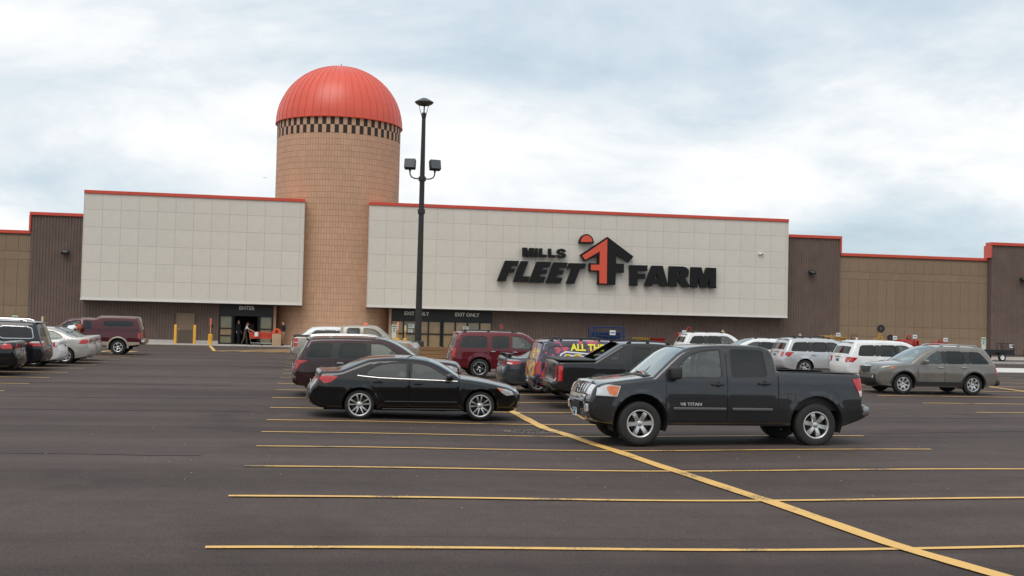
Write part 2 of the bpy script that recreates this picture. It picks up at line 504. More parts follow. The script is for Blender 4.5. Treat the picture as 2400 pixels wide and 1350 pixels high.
# kerb, sidewalk, concrete apron
M_CONC = mat('concrete', (0.44, 0.41, 0.375), 0.85, var=(2.0, .14), bump=(40, .2))
M_CONC2 = mat('concrete_pale', (0.60, 0.57, 0.53), 0.85, var=(1.5, .10), bump=(40, .2))
b = MB()
for i in range(60):
    x0 = -44+i*2.0
    if x0 > 74: break
    b.box(x0+.006, x0+1.994, 80.3, 84.6, -.05, .05)
tag(b.obj('sidewalk', M_CONC), 'pale concrete sidewalk along the shop front', None, None, 'structure')
def slab(name, X0, X1, Y0, Y1, h, m, nx_=8):
    b = MB()
    for i in range(nx_):
        a, c = X0+(X1-X0)*i/nx_+.008, X0+(X1-X0)*(i+1)/nx_-.008
        zs = [G(a, Y0), G(c, Y0), G(c, Y1), G(a, Y1)]
        pts = [(a, Y0), (c, Y0), (c, Y1), (a, Y1)]
        b.add([(p[0], p[1], z-.1) for p, z in zip(pts, zs)]+[(p[0], p[1], z+h) for p, z in zip(pts, zs)], [(4, 5, 6, 7), (0, 1, 5, 4), (1, 2, 6, 5), (2, 3, 7, 6), (3, 0, 4, 7)])
    return b.obj(name, m)
tag(slab('concrete_apron', 35.0, 78, 55.0, 62.5, .02, M_CONC2), 'pale concrete strip across the lot', None, None, 'structure')
tag(slab('kerb', 42.0, 80, 72.8, 73.1, .14, M_CONC, 12), 'concrete kerb before the outdoor display', None, None, 'structure')
tag(slab('display_strip', 42.2, 80, 73.2, 80.2, .10, mat('display_asphalt', (0.10, 0.088, 0.083), .85, var=(3, .2)), 6), 'raised paved strip before the right wall', None, None, 'structure')

# ------------------------------------------------------------------ store building
bd = empty('store_building', (0, 84, 0), 0, 'long farm supply store with brown ribbed walls and pale tiled front panels', 'building')
def P(o): # keep world coordinates under a parent with a plain offset
    o.matrix_parent_inverse = Matrix.Translation(-Vector(o.parent.location)); return o
M_BROWN = mat('brown_ribbed_block', (0.135, 0.093, 0.077), .92, var=(1.2, .14), bump=(30, .5))
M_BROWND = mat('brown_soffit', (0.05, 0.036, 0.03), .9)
M_TAN = mat('tan_precast', (0.235, 0.163, 0.105), .92, var=(1.0, .10), bump=(35, .35))
M_JOINT = mat('tan_joint', (0.20, 0.137, 0.088), .95)
M_RED = mat('red_coping', (0.56, 0.055, 0.022), .42, coat=.3, var=(.8, .06))
M_TILE = mat('pale_tile', (0.625, 0.578, 0.506), .62, var=(.8, .06), bump=(3, .08))
M_GROUT = mat('tile_joint', (0.46, 0.42, 0.365), .9)
M_TRIM = mat('white_trim', (0.68, 0.655, 0.605), .5, var=(1, .05))
M_BLK = mat('black_metal', (0.017, 0.016, 0.016), .45, .2)
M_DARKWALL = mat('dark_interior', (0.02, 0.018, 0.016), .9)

def ribbed(x0, x1, z0, z1, Y, pitch=.2032, dep=.035, m=None):
    """split-face ribbed block: one corrugated sheet, slightly uneven, with course joints"""
    b = MB(); xs = []
    n = max(1, round((x1-x0)/pitch)); p = (x1-x0)/n
    for i in range(n):
        a = x0+i*p
        xs += [(a, 0), (a+p*.16, 0), (a+p*.30, 1), (a+p*.84, 1), (a+p*.98, 0)]
    xs.append((x1, 0))
    zs = [z0]
    while zs[-1]+.203 < z1-.05: zs += [zs[-1]+.195, zs[-1]+.203]
    zs.append(z1)
    r = random.Random(int(x0*7)+3)
    # tall strips: only two rows of vertices per block of courses keep it light
    rows = [z0]+[z0+.4064*k for k in range(1, int((z1-z0)/.4064))]+[z1]
    V = []
    jit = [[r.uniform(-.006, .006) for _ in xs] for _ in rows]
    for j, z in enumerate(rows):
        for i, (x, t) in enumerate(xs): V.append((x, Y-t*(dep+jit[j][i]), z))
    m_ = len(xs)
    F = [(j*m_+i, j*m_+i+1, (j+1)*m_+i+1, (j+1)*m_+i) for j in range(len(rows)-1) for i in range(m_-1)]
    b.add(V, F)
    b.box(x0, x1, Y+.03, Y+.35, z0, z1)
    return P(b.obj('ribbed_wall', m or M_BROWN, bd))
wl = ribbed(-18.83, -6.05, .28, 8.72, 84.0)
wr = ribbed(13.55, 40.98, .28, 9.22, 84.0)
w2 = ribbed(53.72, 84.0, .28, 9.18, 83.66)
b = MB(); b.box(53.70, 53.80, 83.7, 84.3, .0, 9.18); P(b.obj('return_wall', M_BROWN, bd))
# base course
for x0, x1, y in ((-18.9, -8.98, 83.93), (-7.66, -6.06, 83.93), (13.56, 40.9, 83.93), (53.7, 84, 83.59)):
    P(MB().box(x0, x1, y, y+.4, 0.0, .28).obj('base_course', M_CONC, bd))
# red copings
def coping(x0, x1, z0, z1, y0, y1):
    n = max(1, round((x1-x0)/3.05)); w = (x1-x0)/n
    for i in range(n): P(MB().rbox(x0+i*w+.003, x0+(i+1)*w-.003, y0, y1, z0+RND.uniform(-.004, .004), z1+RND.uniform(-.004, .004), .012, seg=1).obj('coping', M_RED, bd))
coping(-18.95, -15.20, 8.70, 8.92, 83.86, 84.5)
coping(36.19, 41.06, 9.20, 9.43, 83.86, 84.5)
coping(53.60, 84, 9.16, 9.40, 83.50, 84.3)
coping(-44, -18.87, 7.40, 7.62, 84.02, 84.6)
coping(41.02, 53.62, 7.92, 8.14, 84.02, 84.6)
for x, z0, z1, y0 in ((-18.97, 7.63, 8.69, 83.87), (40.93, 8.15, 9.19, 83.87)):
    P(MB().rbox(x, x+.13, y0, 84.5, z0, z1, .01, seg=1).obj('coping', M_RED, bd))
P(MB().rbox(53.58, 53.695, 83.51, 84.5, 8.15, 9.15, .01, seg=1).obj('coping', M_RED, bd))

# tan precast walls: panels laid in rows, joints recessed
def fluted_piece(w, h, flutes):
    b = MB(); xs = []; n = flutes; p = w/n
    for i in range(n):
        a = -w/2+i*p; xs += [(a+p*.10, 0), (a+p*.25, 1), (a+p*.75, 1), (a+p*.90, 0)]
    xs = [(-w/2, -1)]+xs+[(w/2, -1)]
    V = [(x, -.012*t-.02 if t >= 0 else 0, z) for z in (0, h) for x, t in xs]; m_ = len(xs)
    b.add(V, [(i, i+1, m_+i+1, m_+i) for i in range(m_-1)])
    b.add([(-w/2, 0, h), (w/2, 0, h), (w/2, -.02, h), (-w/2, -.02, h)], [(0, 1, 2, 3)])
    return mesh('fluted_panel', b.V, b.F, M_TAN)
def flat_piece(name, w, h, m, t=.02, bev=.008):
    b = MB(); w2, h2 = w/2, h
    V = [(-w2, 0, 0), (w2, 0, 0), (w2, 0, h2), (-w2, 0, h2), (-w2+bev, -t, bev), (w2-bev, -t, bev), (w2-bev, -t, h2-bev), (-w2+bev, -t, h2-bev)]
    b.add(V, [(4, 5, 6, 7), (0, 1, 5, 4), (1, 2, 6, 5), (2, 3, 7, 6), (3, 0, 4, 7)])
    return mesh(name, b.V, b.F, m)
def tan_wall(x0, x1, ztop, Y, zoff):
    wall = P(MB().box(x0, x1, Y, Y+.4, 0, ztop).obj('precast_wall', M_JOINT, bd))
    n = round((x1-x0)/.81); w = (x1-x0)/n; g = .014
    rows = [(0.0, .81+zoff, 'f'), (.81+zoff, 1.62+zoff, 'f'), (1.62+zoff, 2.43+zoff, 'f'), (2.43+zoff, ztop-1.82, 'r'), (ztop-1.82, ztop-1.24, 'b'), (ztop-1.24, ztop-.18, 'r')]
    for z0, z1, k in rows:
        wide = k == 'b'
        nn = max(1, round(n/3)) if wide else n; ww = (x1-x0)/nn
        me = fluted_piece(ww-g, z1-z0-g, 6) if k == 'r' else flat_piece('wall_panel', ww-g, z1-z0-g, M_TAN)
        for i in range(nn):
            dx = (w*.5 if (k == 'f' and int(z0*10) % 2) else 0)
            o = link('wall_panel', me, wall, (x0+ww*(i+.5), Y-.002, z0+g/2))
tan_wall(41.0, 53.70, 7.94, 84.15, .03)
tan_wall(-27.0, -18.84, 7.42, 84.15, 0.0)
P(MB().box(-44, -27.02, 84.15, 84.5, 0, 7.42).obj('precast_wall', M_TAN, bd))
# main volume behind the front (roof deck below the parapets)
M_ROOF = mat('roof_membrane', (0.35, 0.34, 0.33), .9)
P(MB().box(-44, 84, 90, 150, -.5, 7.2).obj('rear_volume', M_BROWN, bd))
P(MB().box(-44, -18.85, 84.6, 90, 5.9, 7.2).obj('roof_deck', M_ROOF, bd))
P(MB().box(-18.84, -2.4, 84.6, 90, 5.9, 7.3).obj('roof_deck', M_ROOF, bd))
P(MB().box(6.9, 84, 84.6, 90, 5.9, 7.25).obj('roof_deck', M_ROOF, bd))

# pale tiled panels
T = 1.2192
TILE = flat_piece('tile', T-.011, T-.011, M_TILE, .012, .004)
def tiled(x0, ncol, rest, name):
    x1 = x0+ncol*T+rest
    back = P(MB().box(x0, x1, 82.99, 84.62, 3.075, 10.36).obj(name, M_GROUT, bd))
    for r in range(6):
        for c in range(ncol):
            link('tile', TILE, back, (x0+(c+.5)*T, 82.988, 10.385-(r+1)*T+.006))
        if rest > .05:
            me = flat_piece('tile', rest-.011, T-.011, M_TILE, .012, .004)
            link('tile', me, back, (x0+ncol*T+rest/2, 82.988, 10.385-(r+1)*T+.006))
    P(MB().rbox(x0-.05, x1+.03, 82.90, 84.60, 2.91, 3.00, .012, seg=1).obj('bottom_trim', M_TRIM, bd))
    P(MB().rbox(x0-.03, x1+.015, 82.93, 84.60, 3.003, 3.072, .01, seg=1).obj('bottom_trim', M_TRIM, bd))
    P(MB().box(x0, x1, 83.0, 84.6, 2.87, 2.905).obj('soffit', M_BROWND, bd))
    coping(x0-.03, x1+.03, 10.26, 10.49, 82.90, 84.66)
    for xx in (x0-.028, x1+.002):
        P(MB().box(xx, xx+.026, 82.965, 84.55, 3.08, 10.25).obj('edge_trim', M_TRIM, bd))
tiled(-15.216, 12, .27, 'left_front_panel')
tiled(4.305, 26, .18, 'sign_front_panel')

# wall lamps (half-cylinder packs) and camera on the tiles
def wall_lamp(x, y, z, label):
    t = empty('wall_lamp', (x, y, z), 0, label, 'wall lamp', 'cylinder lamps on the brown ribbed walls')
    b = MB(); b.lathe([(0, -.27), (.15, -.26), (.17, -.2), (.17, .2), (.15, .26), (0, .27)], 18, 'x', (0, -.26, 0))
    b.obj('housing', mat('lamp_bronze', (.03, .028, .03), .4, .4), t, True)
    MB().box(-.07, .07, -.16, .02, -.07, .07).obj('arm', M_BLK, t)
    MB().rbox(-.14, .14, -.425, -.40, -.05, .05, .006).obj('lens', mat('lamp_lens', (.25, .26, .28), .2), t)
for x, y, z, s in ((-16.49, 83.95, 6.2, 'dark wall lamp on the brown wall left of the pale panels'), (38.53, 83.95, 6.52, 'dark wall lamp on the brown wall right of the sign panel'), (56.38, 83.61, 6.5, 'dark wall lamp at the right edge on the far brown wall')):
    wall_lamp(x, y, z, s)
t = empty('security_camera', (33.96, 82.95, 7.74), 0, 'small white security camera on the sign panel tiles', 'camera')
M_WHT = mat('white_plastic', (.75, .75, .74), .4)
MB().rbox(-.22, .22, -.14, -.03, -.05, .07, .03).obj('housing', M_WHT, t, True); MB().box(-.05, .05, -.03, .03, -.05, .05).obj('bracket', M_WHT, t)
MB().lathe([(0, -.05), (.045, -.045), (.05, 0)], 12, 'y', (.1, -.13, 0)).obj('lens', M_BLK, t, True)

# service door in the left brown wall
t = empty('service_door', (-8.32, 83.9, 0.05), 0, 'plain brown metal service door between two yellow bollards', 'door')
M_DOOR = mat('brown_door_paint', (.19, .125, .082), .55, var=(1, .1))
b = MB(); b.box(-.62, -.55, -.06, .1, 0, 2.14); b.box(.55, .62, -.06, .1, 0, 2.14); b.box(-.549, .549, -.06, .1, 2.07, 2.14); b.obj('frame', M_DOOR, t)
d = MB().box(-.545, .545, -.03, .08, .01, 2.065).obj('door_leaf', M_DOOR, t)
MB().box(-.5, .5, -.038, -.0305, .03, .95).obj('kick_plate', mat('kick_plate', (.12, .088, .066), .4, .3), d)
MB().rbox(-.5, -.38, -.09, -.031, .98, 1.02, .01).obj('handle', mat('steel', (.5, .5, .5), .3, 1.0), d)

# ------------------------------------------------------------------ storefronts
M_PAPER = mat('kraft_paper_window', (.30, .205, .10), .7, coat=1.0, var=(1.6, .16))
M_PANE_REFL = mat('lot_reflection_window', (.20, .18, .105), .7, coat=1.0, var=(2.2, .16))  # tan-green reflection of lot and sky, put into the pane colour
M_NOTE = mat('paper_notice', (.72, .74, .72), .8)
M_NOTE_INK = mat('notice_ink', (.05, .07, .09), .8)
M_LET = mat('grey_lettering', (.62, .60, .57), .45, .1)
sf = empty('entrance_storefront', (-4.17, 84.1, .05), 0, 'black framed entrance with ENTER lettering under the left panel', 'entrance')
def bx(par, name, m, *a): return MB().box(*a).obj(name, m, par)
def pane(par, x0, x1, z0, z1, y, m):
    o = MB().box(x0, x1, y, y+.02, z0, z1).obj('pane', m, par); return o
x0, x1 = -1.88, 1.88
bx(sf, 'header', M_BLK, x0, x1, -.04, .3, 2.02, 2.82)
V_, F_ = text_mesh('ENTER', .36, .03, .012)
link('lettering', mesh('lettering', V_, F_, M_LET), sf, (0.02, -.06, 2.58))
for side in (-1, 1):
    a, c = (x0, x0+.98) if side < 0 else (x1-.98, x1)
    fr = MB()
    fr.box(a, a+.11, -.03, .1, 0, 2.019); fr.box(c-.11, c, -.03, .1, 0, 2.019)
    fr.box(a+.111, c-.111, -.03, .1, 0, .1); fr.box(a+.111, c-.111, -.03, .1, .58, .66); fr.box(a+.111, c-.111, -.03, .1, 1.08, 1.16); fr.box(a+.111, c-.111, -.03, .1, 1.96, 2.019)
    f = fr.obj('door_frame', M_BLK, sf)
    for i, (za, zb) in enumerate(((.101, .579), (.661, 1.079), (1.161, 1.959))):
        pane(f, a+.112, c-.112, za, zb, .02, M_PANE_REFL if i != 1 else M_PAPER)
for sx in (-.86, .80): bx(sf, 'sliding_leaf', M_BLK, sx, sx+.06, .1, .16, 0, 2.0)
# dark vestibule behind the opening
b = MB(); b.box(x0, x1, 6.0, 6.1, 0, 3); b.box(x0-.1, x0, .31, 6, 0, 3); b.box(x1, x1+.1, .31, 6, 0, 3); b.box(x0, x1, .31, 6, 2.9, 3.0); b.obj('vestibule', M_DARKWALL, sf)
bx(sf, 'notice', mat('vestibule_screen', (.10, .12, .14), .5), .12, .42, 3.0, 3.03, 1.1, 1.45)
P(MB().box(-2.28, -2.1, 84.15, 86.6, 0, 2.9).obj('return_wall', mat('silo_tan_flat', (.48, .30, .195), .9), bd))

sx_ = empty('exit_storefront', (9.84, 84.1, .05), 0, 'black framed double exit with papered windows under the sign panel', 'exit')
bx(sx_, 'header', M_BLK, -3.71, 3.71, -.04, .3, 2.0, 2.82)
for cx in (-1.86, 1.86):
    V_, F_ = text_mesh('EXIT ONLY', .36, .03, .010)
    link('lettering', mesh('lettering', V_, F_, M_LET), sx_, (cx-.02, -.06, 2.5))
for h in (-1, 1):
    xs = -3.71 if h < 0 else .08
    w = 3.63
    fr = MB(); n = 4; pw = w/n
    for i in range(n+1): fr.box(xs+i*pw-.055, xs+i*pw+.055, -.03, .1, 0, 1.999)
    f = fr.obj('door_frame', M_BLK, sx_)
    for i in range(n):
        for (za, zb) in ((.06, .98), (1.08, 1.92)):
            a, c = xs+i*pw+.057, xs+(i+1)*pw-.057
            p_ = pane(f, a, c, za, zb, .03, M_PAPER if (i+h) % 3 else M_PANE_REFL)
    for i in range(n):
        a, c = xs+i*pw+.056, xs+(i+1)*pw-.056
        bx(f, 'rail', M_BLK, a, c, -.028, .1, .981, 1.079); bx(f, 'rail', M_BLK, a, c, -.028, .1, 1.921, 1.999); bx(f, 'rail', M_BLK, a, c, -.028, .1, 0, .059)
for (nx_, nz_, w_, h_) in ((-2.45, 1.44, .42, .30), (-2.45, 1.12, .30, .22), (1.55, 1.40, .42, .26)):
    nt_ = bx(sx_, 'notice', M_NOTE, nx_, nx_+w_, -.05, -.035, nz_, nz_+h_)
    for q in range(3):
        bx(nt_, 'printed_line', M_NOTE_INK, nx_+.05, nx_+w_-.06-.03*q, -.0545, -.0505, nz_+h_-.085-q*.075, nz_+h_-.05-q*.075)
P(MB().box(5.98, 6.125, 84.05, 86.5, 0, 2.9).obj('return_wall', MATS['silo_tan_flat'], bd))
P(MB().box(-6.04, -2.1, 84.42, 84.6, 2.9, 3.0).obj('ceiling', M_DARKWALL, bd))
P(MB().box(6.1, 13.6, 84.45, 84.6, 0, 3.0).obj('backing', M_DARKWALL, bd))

# ------------------------------------------------------------------ silo tower
SX, SYc, SR = 2.10, 88.0, 4.62
silo = empty('silo_tower', (SX, SYc, 0), 0, 'round tan block silo tower with checkered band and red ribbed dome', 'silo')
M_SILO = mat('silo_block', (.535, .325, .21), .9, var=(.5, .07), bump=(25, .25), island=.05)
M_SILOJ = mat('silo_joint', (.43, .258, .164), .95)
M_CHKD = mat('checker_dark', (.03, .02, .016), .8)
MB().lathe([(SR-.014, 0), (SR-.014, 16.6), (SR-.3, 16.6)], 120, 'z').obj('core', M_SILOJ, silo, True)
b = MB(); rows, cols = 36, 144; hh = 15.42/rows; r_ = random.Random(4)
for j in range(rows):
    z0, z1 = j*hh+.009, (j+1)*hh-.009
    for i in range(cols):
        a0 = 2*math.pi*(i+.5*(0))/cols+.0016; a1 = 2*math.pi*(i+1)/cols-.0016
        ro = SR+r_.uniform(-.003, .003); ri = SR-.016; e = .0022
        def pt(a, r, z): return (math.cos(a)*r, math.sin(a)*r, z)
        V = [pt(a0, ri, z0), pt(a1, ri, z0), pt(a1, ri, z1), pt(a0, ri, z1), pt(a0+e, ro, z0+.006), pt(a1-e, ro, z0+.006), pt(a1-e, ro, z1-.006), pt(a0+e, ro, z1-.006)]
        b.add(V, [(4, 5, 6, 7), (0, 1, 5, 4), (1, 2, 6, 5), (2, 3, 7, 6), (3, 0, 4, 7)])
tag(b.obj('block_courses', M_SILO, silo), None, None, None, 'stuff')
CH = []
for m_ in (M_SILO, M_CHKD):
    w = 2*math.pi*SR/96; V = []
    for z in (.006, .594):
        for u in (-.5, 0, .5):
            a = u*w*.985/SR; V.append((math.sin(a)*(SR+.006), -math.cos(a)*(SR+.006), z))
    for z in (.0, .60):
        for u in (-.5, 0, .5):
            a = u*w/SR; V.append((math.sin(a)*(SR-.012), -math.cos(a)*(SR-.012), z))
    CH.append(mesh('checker_tile', V, [(0, 1, 4, 3), (1, 2, 5, 4), (6, 7, 1, 0), (7, 8, 2, 1), (3, 4, 10, 9), (4, 5, 11, 10), (6, 0, 3, 9), (2, 8, 11, 5)], m_))
for j in range(2):
    for i in range(96):
        link('checker_tile', CH[(i+j) % 2], silo, (0, 0, 15.42+.6*j), (0, 0, 2*math.pi*i/96))
# dome: one gore per seam
M_DOME = mat('dome_red', (.66, .088, .048), .45, metal=.0, coat=.32, spec=.4, var=(.5, .09), coat_rough=.28)
DR, DH = SR+.10, 4.55
NG = 48; V = []; steps = 15
for j in range(steps+1):
    q = (math.pi/2)*j/steps*.985
    r, z = DR*math.cos(q), DH*math.sin(q)
    ha = math.pi/NG
    for k in (-1, 0, 1):
        rr_ = r*(1.004 if k == 0 else 1.0)
        V.append((math.sin(ha*k)*rr_, -math.cos(ha*k)*rr_, z))
F_ = [(3*j+k, 3*j+k+1, 3*j+k+4, 3*j+k+3) for j in range(steps) for k in (0, 1)]
GORE = mesh('dome_panel', V, F_, M_DOME, True)
V = []
for j in range(steps+1):
    q = (math.pi/2)*j/steps*.985; r, z = DR*math.cos(q), DH*math.sin(q); s = max(.12, math.cos(q))
    n = Vector((0, -math.cos(q), math.sin(q)))
    for dx, up in ((-.014, 0), (-.010, .032), (.010, .032), (.014, 0)):
        V.append((dx*s, -r+n.y*up*s**.5, z+n.z*up*s**.5))
SEAM = mesh('dome_seam', V, [(4*j+k, 4*j+k+1, 4*j+k+5, 4*j+k+4) for j in range(steps) for k in range(3)], M_DOME)
for i in range(NG):
    a = 2*math.pi*i/NG
    g_ = link('dome_panel', GORE, silo, (0, 0, 16.62), (0, 0, a))
    link('dome_seam', SEAM, g_, (0, 0, 0), (0, 0, math.pi/NG))
MB().lathe([(SR-.1, 16.56), (DR+.05, 16.56), (DR+.06, 16.63), (DR-.02, 16.66)], 96, 'z').obj('dome_rim', M_DOME, silo, True)
b = MB(); b.lathe([(.5, 0), (.5, .03), (.25, .07), (.05, .08), (.03, .30), (0, .31)], 20, 'z', (0, 0, 16.62+DH-.03))
b.obj('dome_cap', M_DOME, silo, True)

# ------------------------------------------------------------------ store sign
YS = 82.58
def zp(zx, zy):
    q = at(1120+zx/4, 520+zy/4, YS); return (q.x, q.z)
M_SIGNB = mat('sign_black', (.008, .0078, .008), .5, spec=.25)
M_SIGNR = mat('sign_red', (.66, .07, .025), .4, coat=.3)
sg = empty('store_sign', (19.8, 82.9, 5.5), 0, 'black and red MILLS FLEET FARM sign with tree emblem on the pale tiles', 'sign')
LET = [
 ('letter', [(420,240),(465,242),(474,285),(485,243),(530,245),(530,329),(500,328),(500,282),(488,328),(462,327),(450,280),(450,326),(420,325)], []),
 ('letter', [(538,246),(567,247),(567,330),(538,329)], []),
 ('letter', [(577,247),(606,248),(606,306),(650,308),(650,332),(577,330)], []),
 ('letter', [(661,250),(690,251),(690,309),(732,311),(732,335),(661,333)], []),
 ('letter', [(826,283),(798,284),(790,272),(776,271),(768,280),(776,287),(806,292),(825,303),(829,318),(820,332),(800,339),(772,339),(748,331),(738,313),(766,311),(774,320),(788,322),(798,316),(796,309),(780,305),(756,299),(742,288),(742,270),(756,256),(785,250),(812,256),(824,268)], []),
 ('letter', [(258,362),(390,366),(370,412),(318,410),(306,436),(352,438),(336,475),(292,473),(262,556),(180,556)], []),
 ('letter', [(405,367),(477,369),(420,510),(490,512),(470,564),(330,561)], []),
 ('letter', [(555,372),(690,376),(672,424),(614,422),(604,447),(655,449),(640,487),(590,485),(580,513),(636,515),(616,571),(478,567)], []),
 ('letter', [(712,378),(845,382),(826,430),(768,428),(760,452),(812,454),(796,493),(746,491),(736,520),(796,522),(774,577),(638,573)], []),
 ('letter', [(858,385),(1018,390),(1000,440),(958,439),(906,580),(828,578),(884,437),(838,435)], []),
 ('letter', [(1424,404),(1592,408),(1590,460),(1498,458),(1498,484),(1572,486),(1572,533),(1498,531),(1498,600),(1424,598)], []),
 ('letter', [(1632,410),(1735,412),(1786,606),(1712,604),(1704,579),(1642,577),(1634,603),(1562,601)], [[(1676,487),(1692,531),(1660,530)]]),
 ('letter', [(1795,415),(1925,418),(1958,428),(1977,448),(1981,474),(1973,508),(1945,531),(1998,614),(1918,612),(1882,548),(1866,547),(1866,608),(1788,606)], [[(1870,470),(1896,471),(1896,500),(1870,499)]]),
 ('letter', [(1999,423),(2098,426),(2120,510),(2143,428),(2236,432),(2234,622),(2172,620),(2172,522),(2150,618),(2090,617),(2064,512),(2062,616),(1999,614)], []),
]
def sign_piece(name, poly, holes, m, yb, yf, parent):
    pl = [zp(*p) for p in poly][::-1]; hl = [[zp(*p) for p in h] for h in holes]
    b = MB().prism(pl, hl, lambda a, c, t: (a, yf if t else yb, c))
    o = b.obj(name, m, parent); 
    return P(o) if parent is sg else o
for nme, pl, hl in LET: sign_piece(nme, pl, hl, M_SIGNB, 82.86, YS, sg)
tree = sign_piece('tree_emblem', [(1215,140),(1460,325),(1412,382),(1296,305),(1296,388),(1371,394),(1370,476),(1294,472),(1290,590),(1120,588),(1130,465),(1042,464),(1045,386),(1122,390),(1125,318),(1003,370),(957,312)], [], M_SIGNB, 82.86, YS, sg)
o = sign_piece('red_half', [(1213,160),(1208,578),(1138,576),(1138,456),(1058,453),(1060,400),(1140,402),(1143,276),(1006,356),(977,318)], [], M_SIGNR, YS-.004, YS-.03, tree)
def half_disc(cx, cy, rx, ry): return [(cx+rx*math.cos(q), cy-ry*math.sin(q)) for q in [math.pi*i/18 for i in range(19)]]
sun_e = sign_piece('sun_emblem', half_disc(1018,202,71,88), [], M_SIGNB, 82.86, YS, sg)
sign_piece('red_half', half_disc(1019,188,54,62), [], M_SIGNR, YS-.004, YS-.03, sun_e)
sign_piece('trademark_dot', [(2226,610),(2238,610),(2238,622),(2226,622)], [], M_SIGNB, 82.86, YS-.02, sg)
for x in (12.0, 17.5, 21, 25): pass
# ------------------------------------------------------------------ vehicles
M_TYRE = mat('tyre_rubber', (.022, .021, .02), .85, bump=(60, .2))
M_RIM = mat('alloy_rim', (.58, .58, .57), .32, .85)
M_CHROME = mat('chrome', (.60, .60, .61), .10, 1.0)
M_PLAST = mat('black_plastic', (.022, .021, .021), .55)
M_WELL = mat('wheel_well_liner', (.012, .012, .012), .95)
M_DISC = mat('brake_disc', (.022, .021, .02), .6, .3)
M_SEAT = mat('seat_fabric', (.17, .165, .155), .9)
M_SEATL = mat('seat_fabric_light', (.26, .25, .23), .9)
M_TAIL = mat('tail_lens_red', (.44, .006, .008), .16, coat=1.0, var=(3, .12))
M_TAILW = mat('tail_lens_clear', (.72, .68, .66), .15, coat=1.0)
M_HEAD = mat('headlamp', (.66, .67, .68), .22, .35, coat=1.0, var=(9, .14))
M_AMBER = mat('amber_lens', (.72, .19, .055), .2, coat=1.0, var=(14, .2))
M_PLATE = mat('licence_plate', (.62, .66, .68), .5)
M_PLATEB = mat('licence_plate_blue', (.12, .28, .45), .5)
M_INK = mat('plate_ink', (.03, .04, .07), .6)
G_CLEAR = glass('window_clear', (.72, .80, .76), 1.52, base=.07)
G_SHIELD = glass('windshield_glass', (.40, .50, .46), 1.55, base=.30)
G_DARK = glass('window_privacy', (.07, .075, .075), 1.5, base=.015)
G_MID = glass('window_tinted', (.24, .28, .27), 1.5, base=.03)

class Body:
    """surface description of a vehicle: side outline (x back from the nose, z up), half widths, rounding"""
    def __init__(s, outline, W, prof, sill, arches, cf=.2, lf=.8, cr=.1, lr=.5, r=.09, smooth=2, crown=1.0, flare=0.0, gr=.14):
        P = []; tg = 'front'
        for p in outline:
            if len(p) > 2: tg = p[2]
            P.append((p[0], p[1], tg))
        for _ in range(smooth):
            Q = [P[0]]
            for a, b in zip(P, P[1:]):
                Q.append((a[0]*.75+b[0]*.25, a[1]*.75+b[1]*.25, a[2])); Q.append((a[0]*.25+b[0]*.75, a[1]*.25+b[1]*.75, a[2]))
            Q.append(P[-1]); P = Q
        o = [P[0]]
        for p in P[1:]:
            if math.hypot(p[0]-o[-1][0], p[1]-o[-1][1]) > .004: o.append(p)
        s.out = o; s.up = np.array([(p[0], p[1]) for p in o]); s.tags = [p[2] for p in o]
        s.L = s.up[:, 0].max(); s.W = W; s.prof = np.array(prof); s.sill = sill; s.arches = arches
        s.cf, s.lf, s.cr, s.lr, s.r, s.fl, s.gr = cf, lf, cr, lr, r, flare, gr
        n = len(o); s.nrm = np.zeros((n, 2))
        for i in range(n):
            t = s.up[min(i+1, n-1)]-s.up[max(i-1, 0)]; l = math.hypot(*t) or 1
            s.nrm[i] = (-t[1]/l, t[0]/l)
        # evenly spaced copy of the outline for the rounding rings
        ln = np.concatenate([[0], np.cumsum(np.hypot(*np.diff(s.up, axis=0).T))]); q = np.linspace(0, ln[-1], max(20, int(ln[-1]/.06)))
        s.ring = np.stack([np.interp(q, ln, s.up[:, 0]), np.interp(q, ln, s.up[:, 1])], 1); s.rnrm = np.stack([np.interp(q, ln, s.nrm[:, 0]), np.interp(q, ln, s.nrm[:, 1])], 1)
        s.crown = crown*(.035*np.abs(s.nrm[:, 1])+.11*np.clip(-s.nrm[:, 0], 0, 1)+.06*np.clip(s.nrm[:, 0], 0, 1))
        s.Se = s.S(s.up[:, 0], s.up[:, 1], np.zeros(n))
        # closed side polygon
        bot = []
        for xa, za, R in sorted(arches, reverse=True):
            c = math.sqrt(max(1e-6, R*R-(za-sill)**2)); a0 = math.atan2(sill-za, c)
            m = 16
            for k in range(m+1):
                q = a0+(math.pi-2*a0)*k/m
                bot.append((xa+R*math.cos(q), za+R*math.sin(q)))
        s.bot = bot
        s.poly = [tuple(p) for p in s.up]+bot
    def S(s, x, z, d):
        x = np.asarray(x, float); z = np.asarray(z, float)
        w = s.W*np.interp(z, s.prof[:, 0], s.prof[:, 1])
        w = w-s.cf*np.clip(1-x/s.lf, 0, 1)**2.2-s.cr*np.clip(1-(s.L-x)/s.lr, 0, 1)**2.2
        for xa, za, R in s.arches:
            if s.fl:
                q = np.hypot(x-xa, z-za)-R
                w = w+s.fl*np.exp(-np.maximum(q-.02, 0)/.05)*(z > za-.25)
        t = np.clip(1-np.asarray(d)/s.r, 0, .985); w = w-s.r*(1-np.sqrt(1-t*t))
        return w
    def dist(s, P): return segdist(P, s.up, False)
    def surf(s, P2): 
        P2 = np.asarray(P2, float); return s.S(P2[:, 0], P2[:, 1], s.dist(P2))

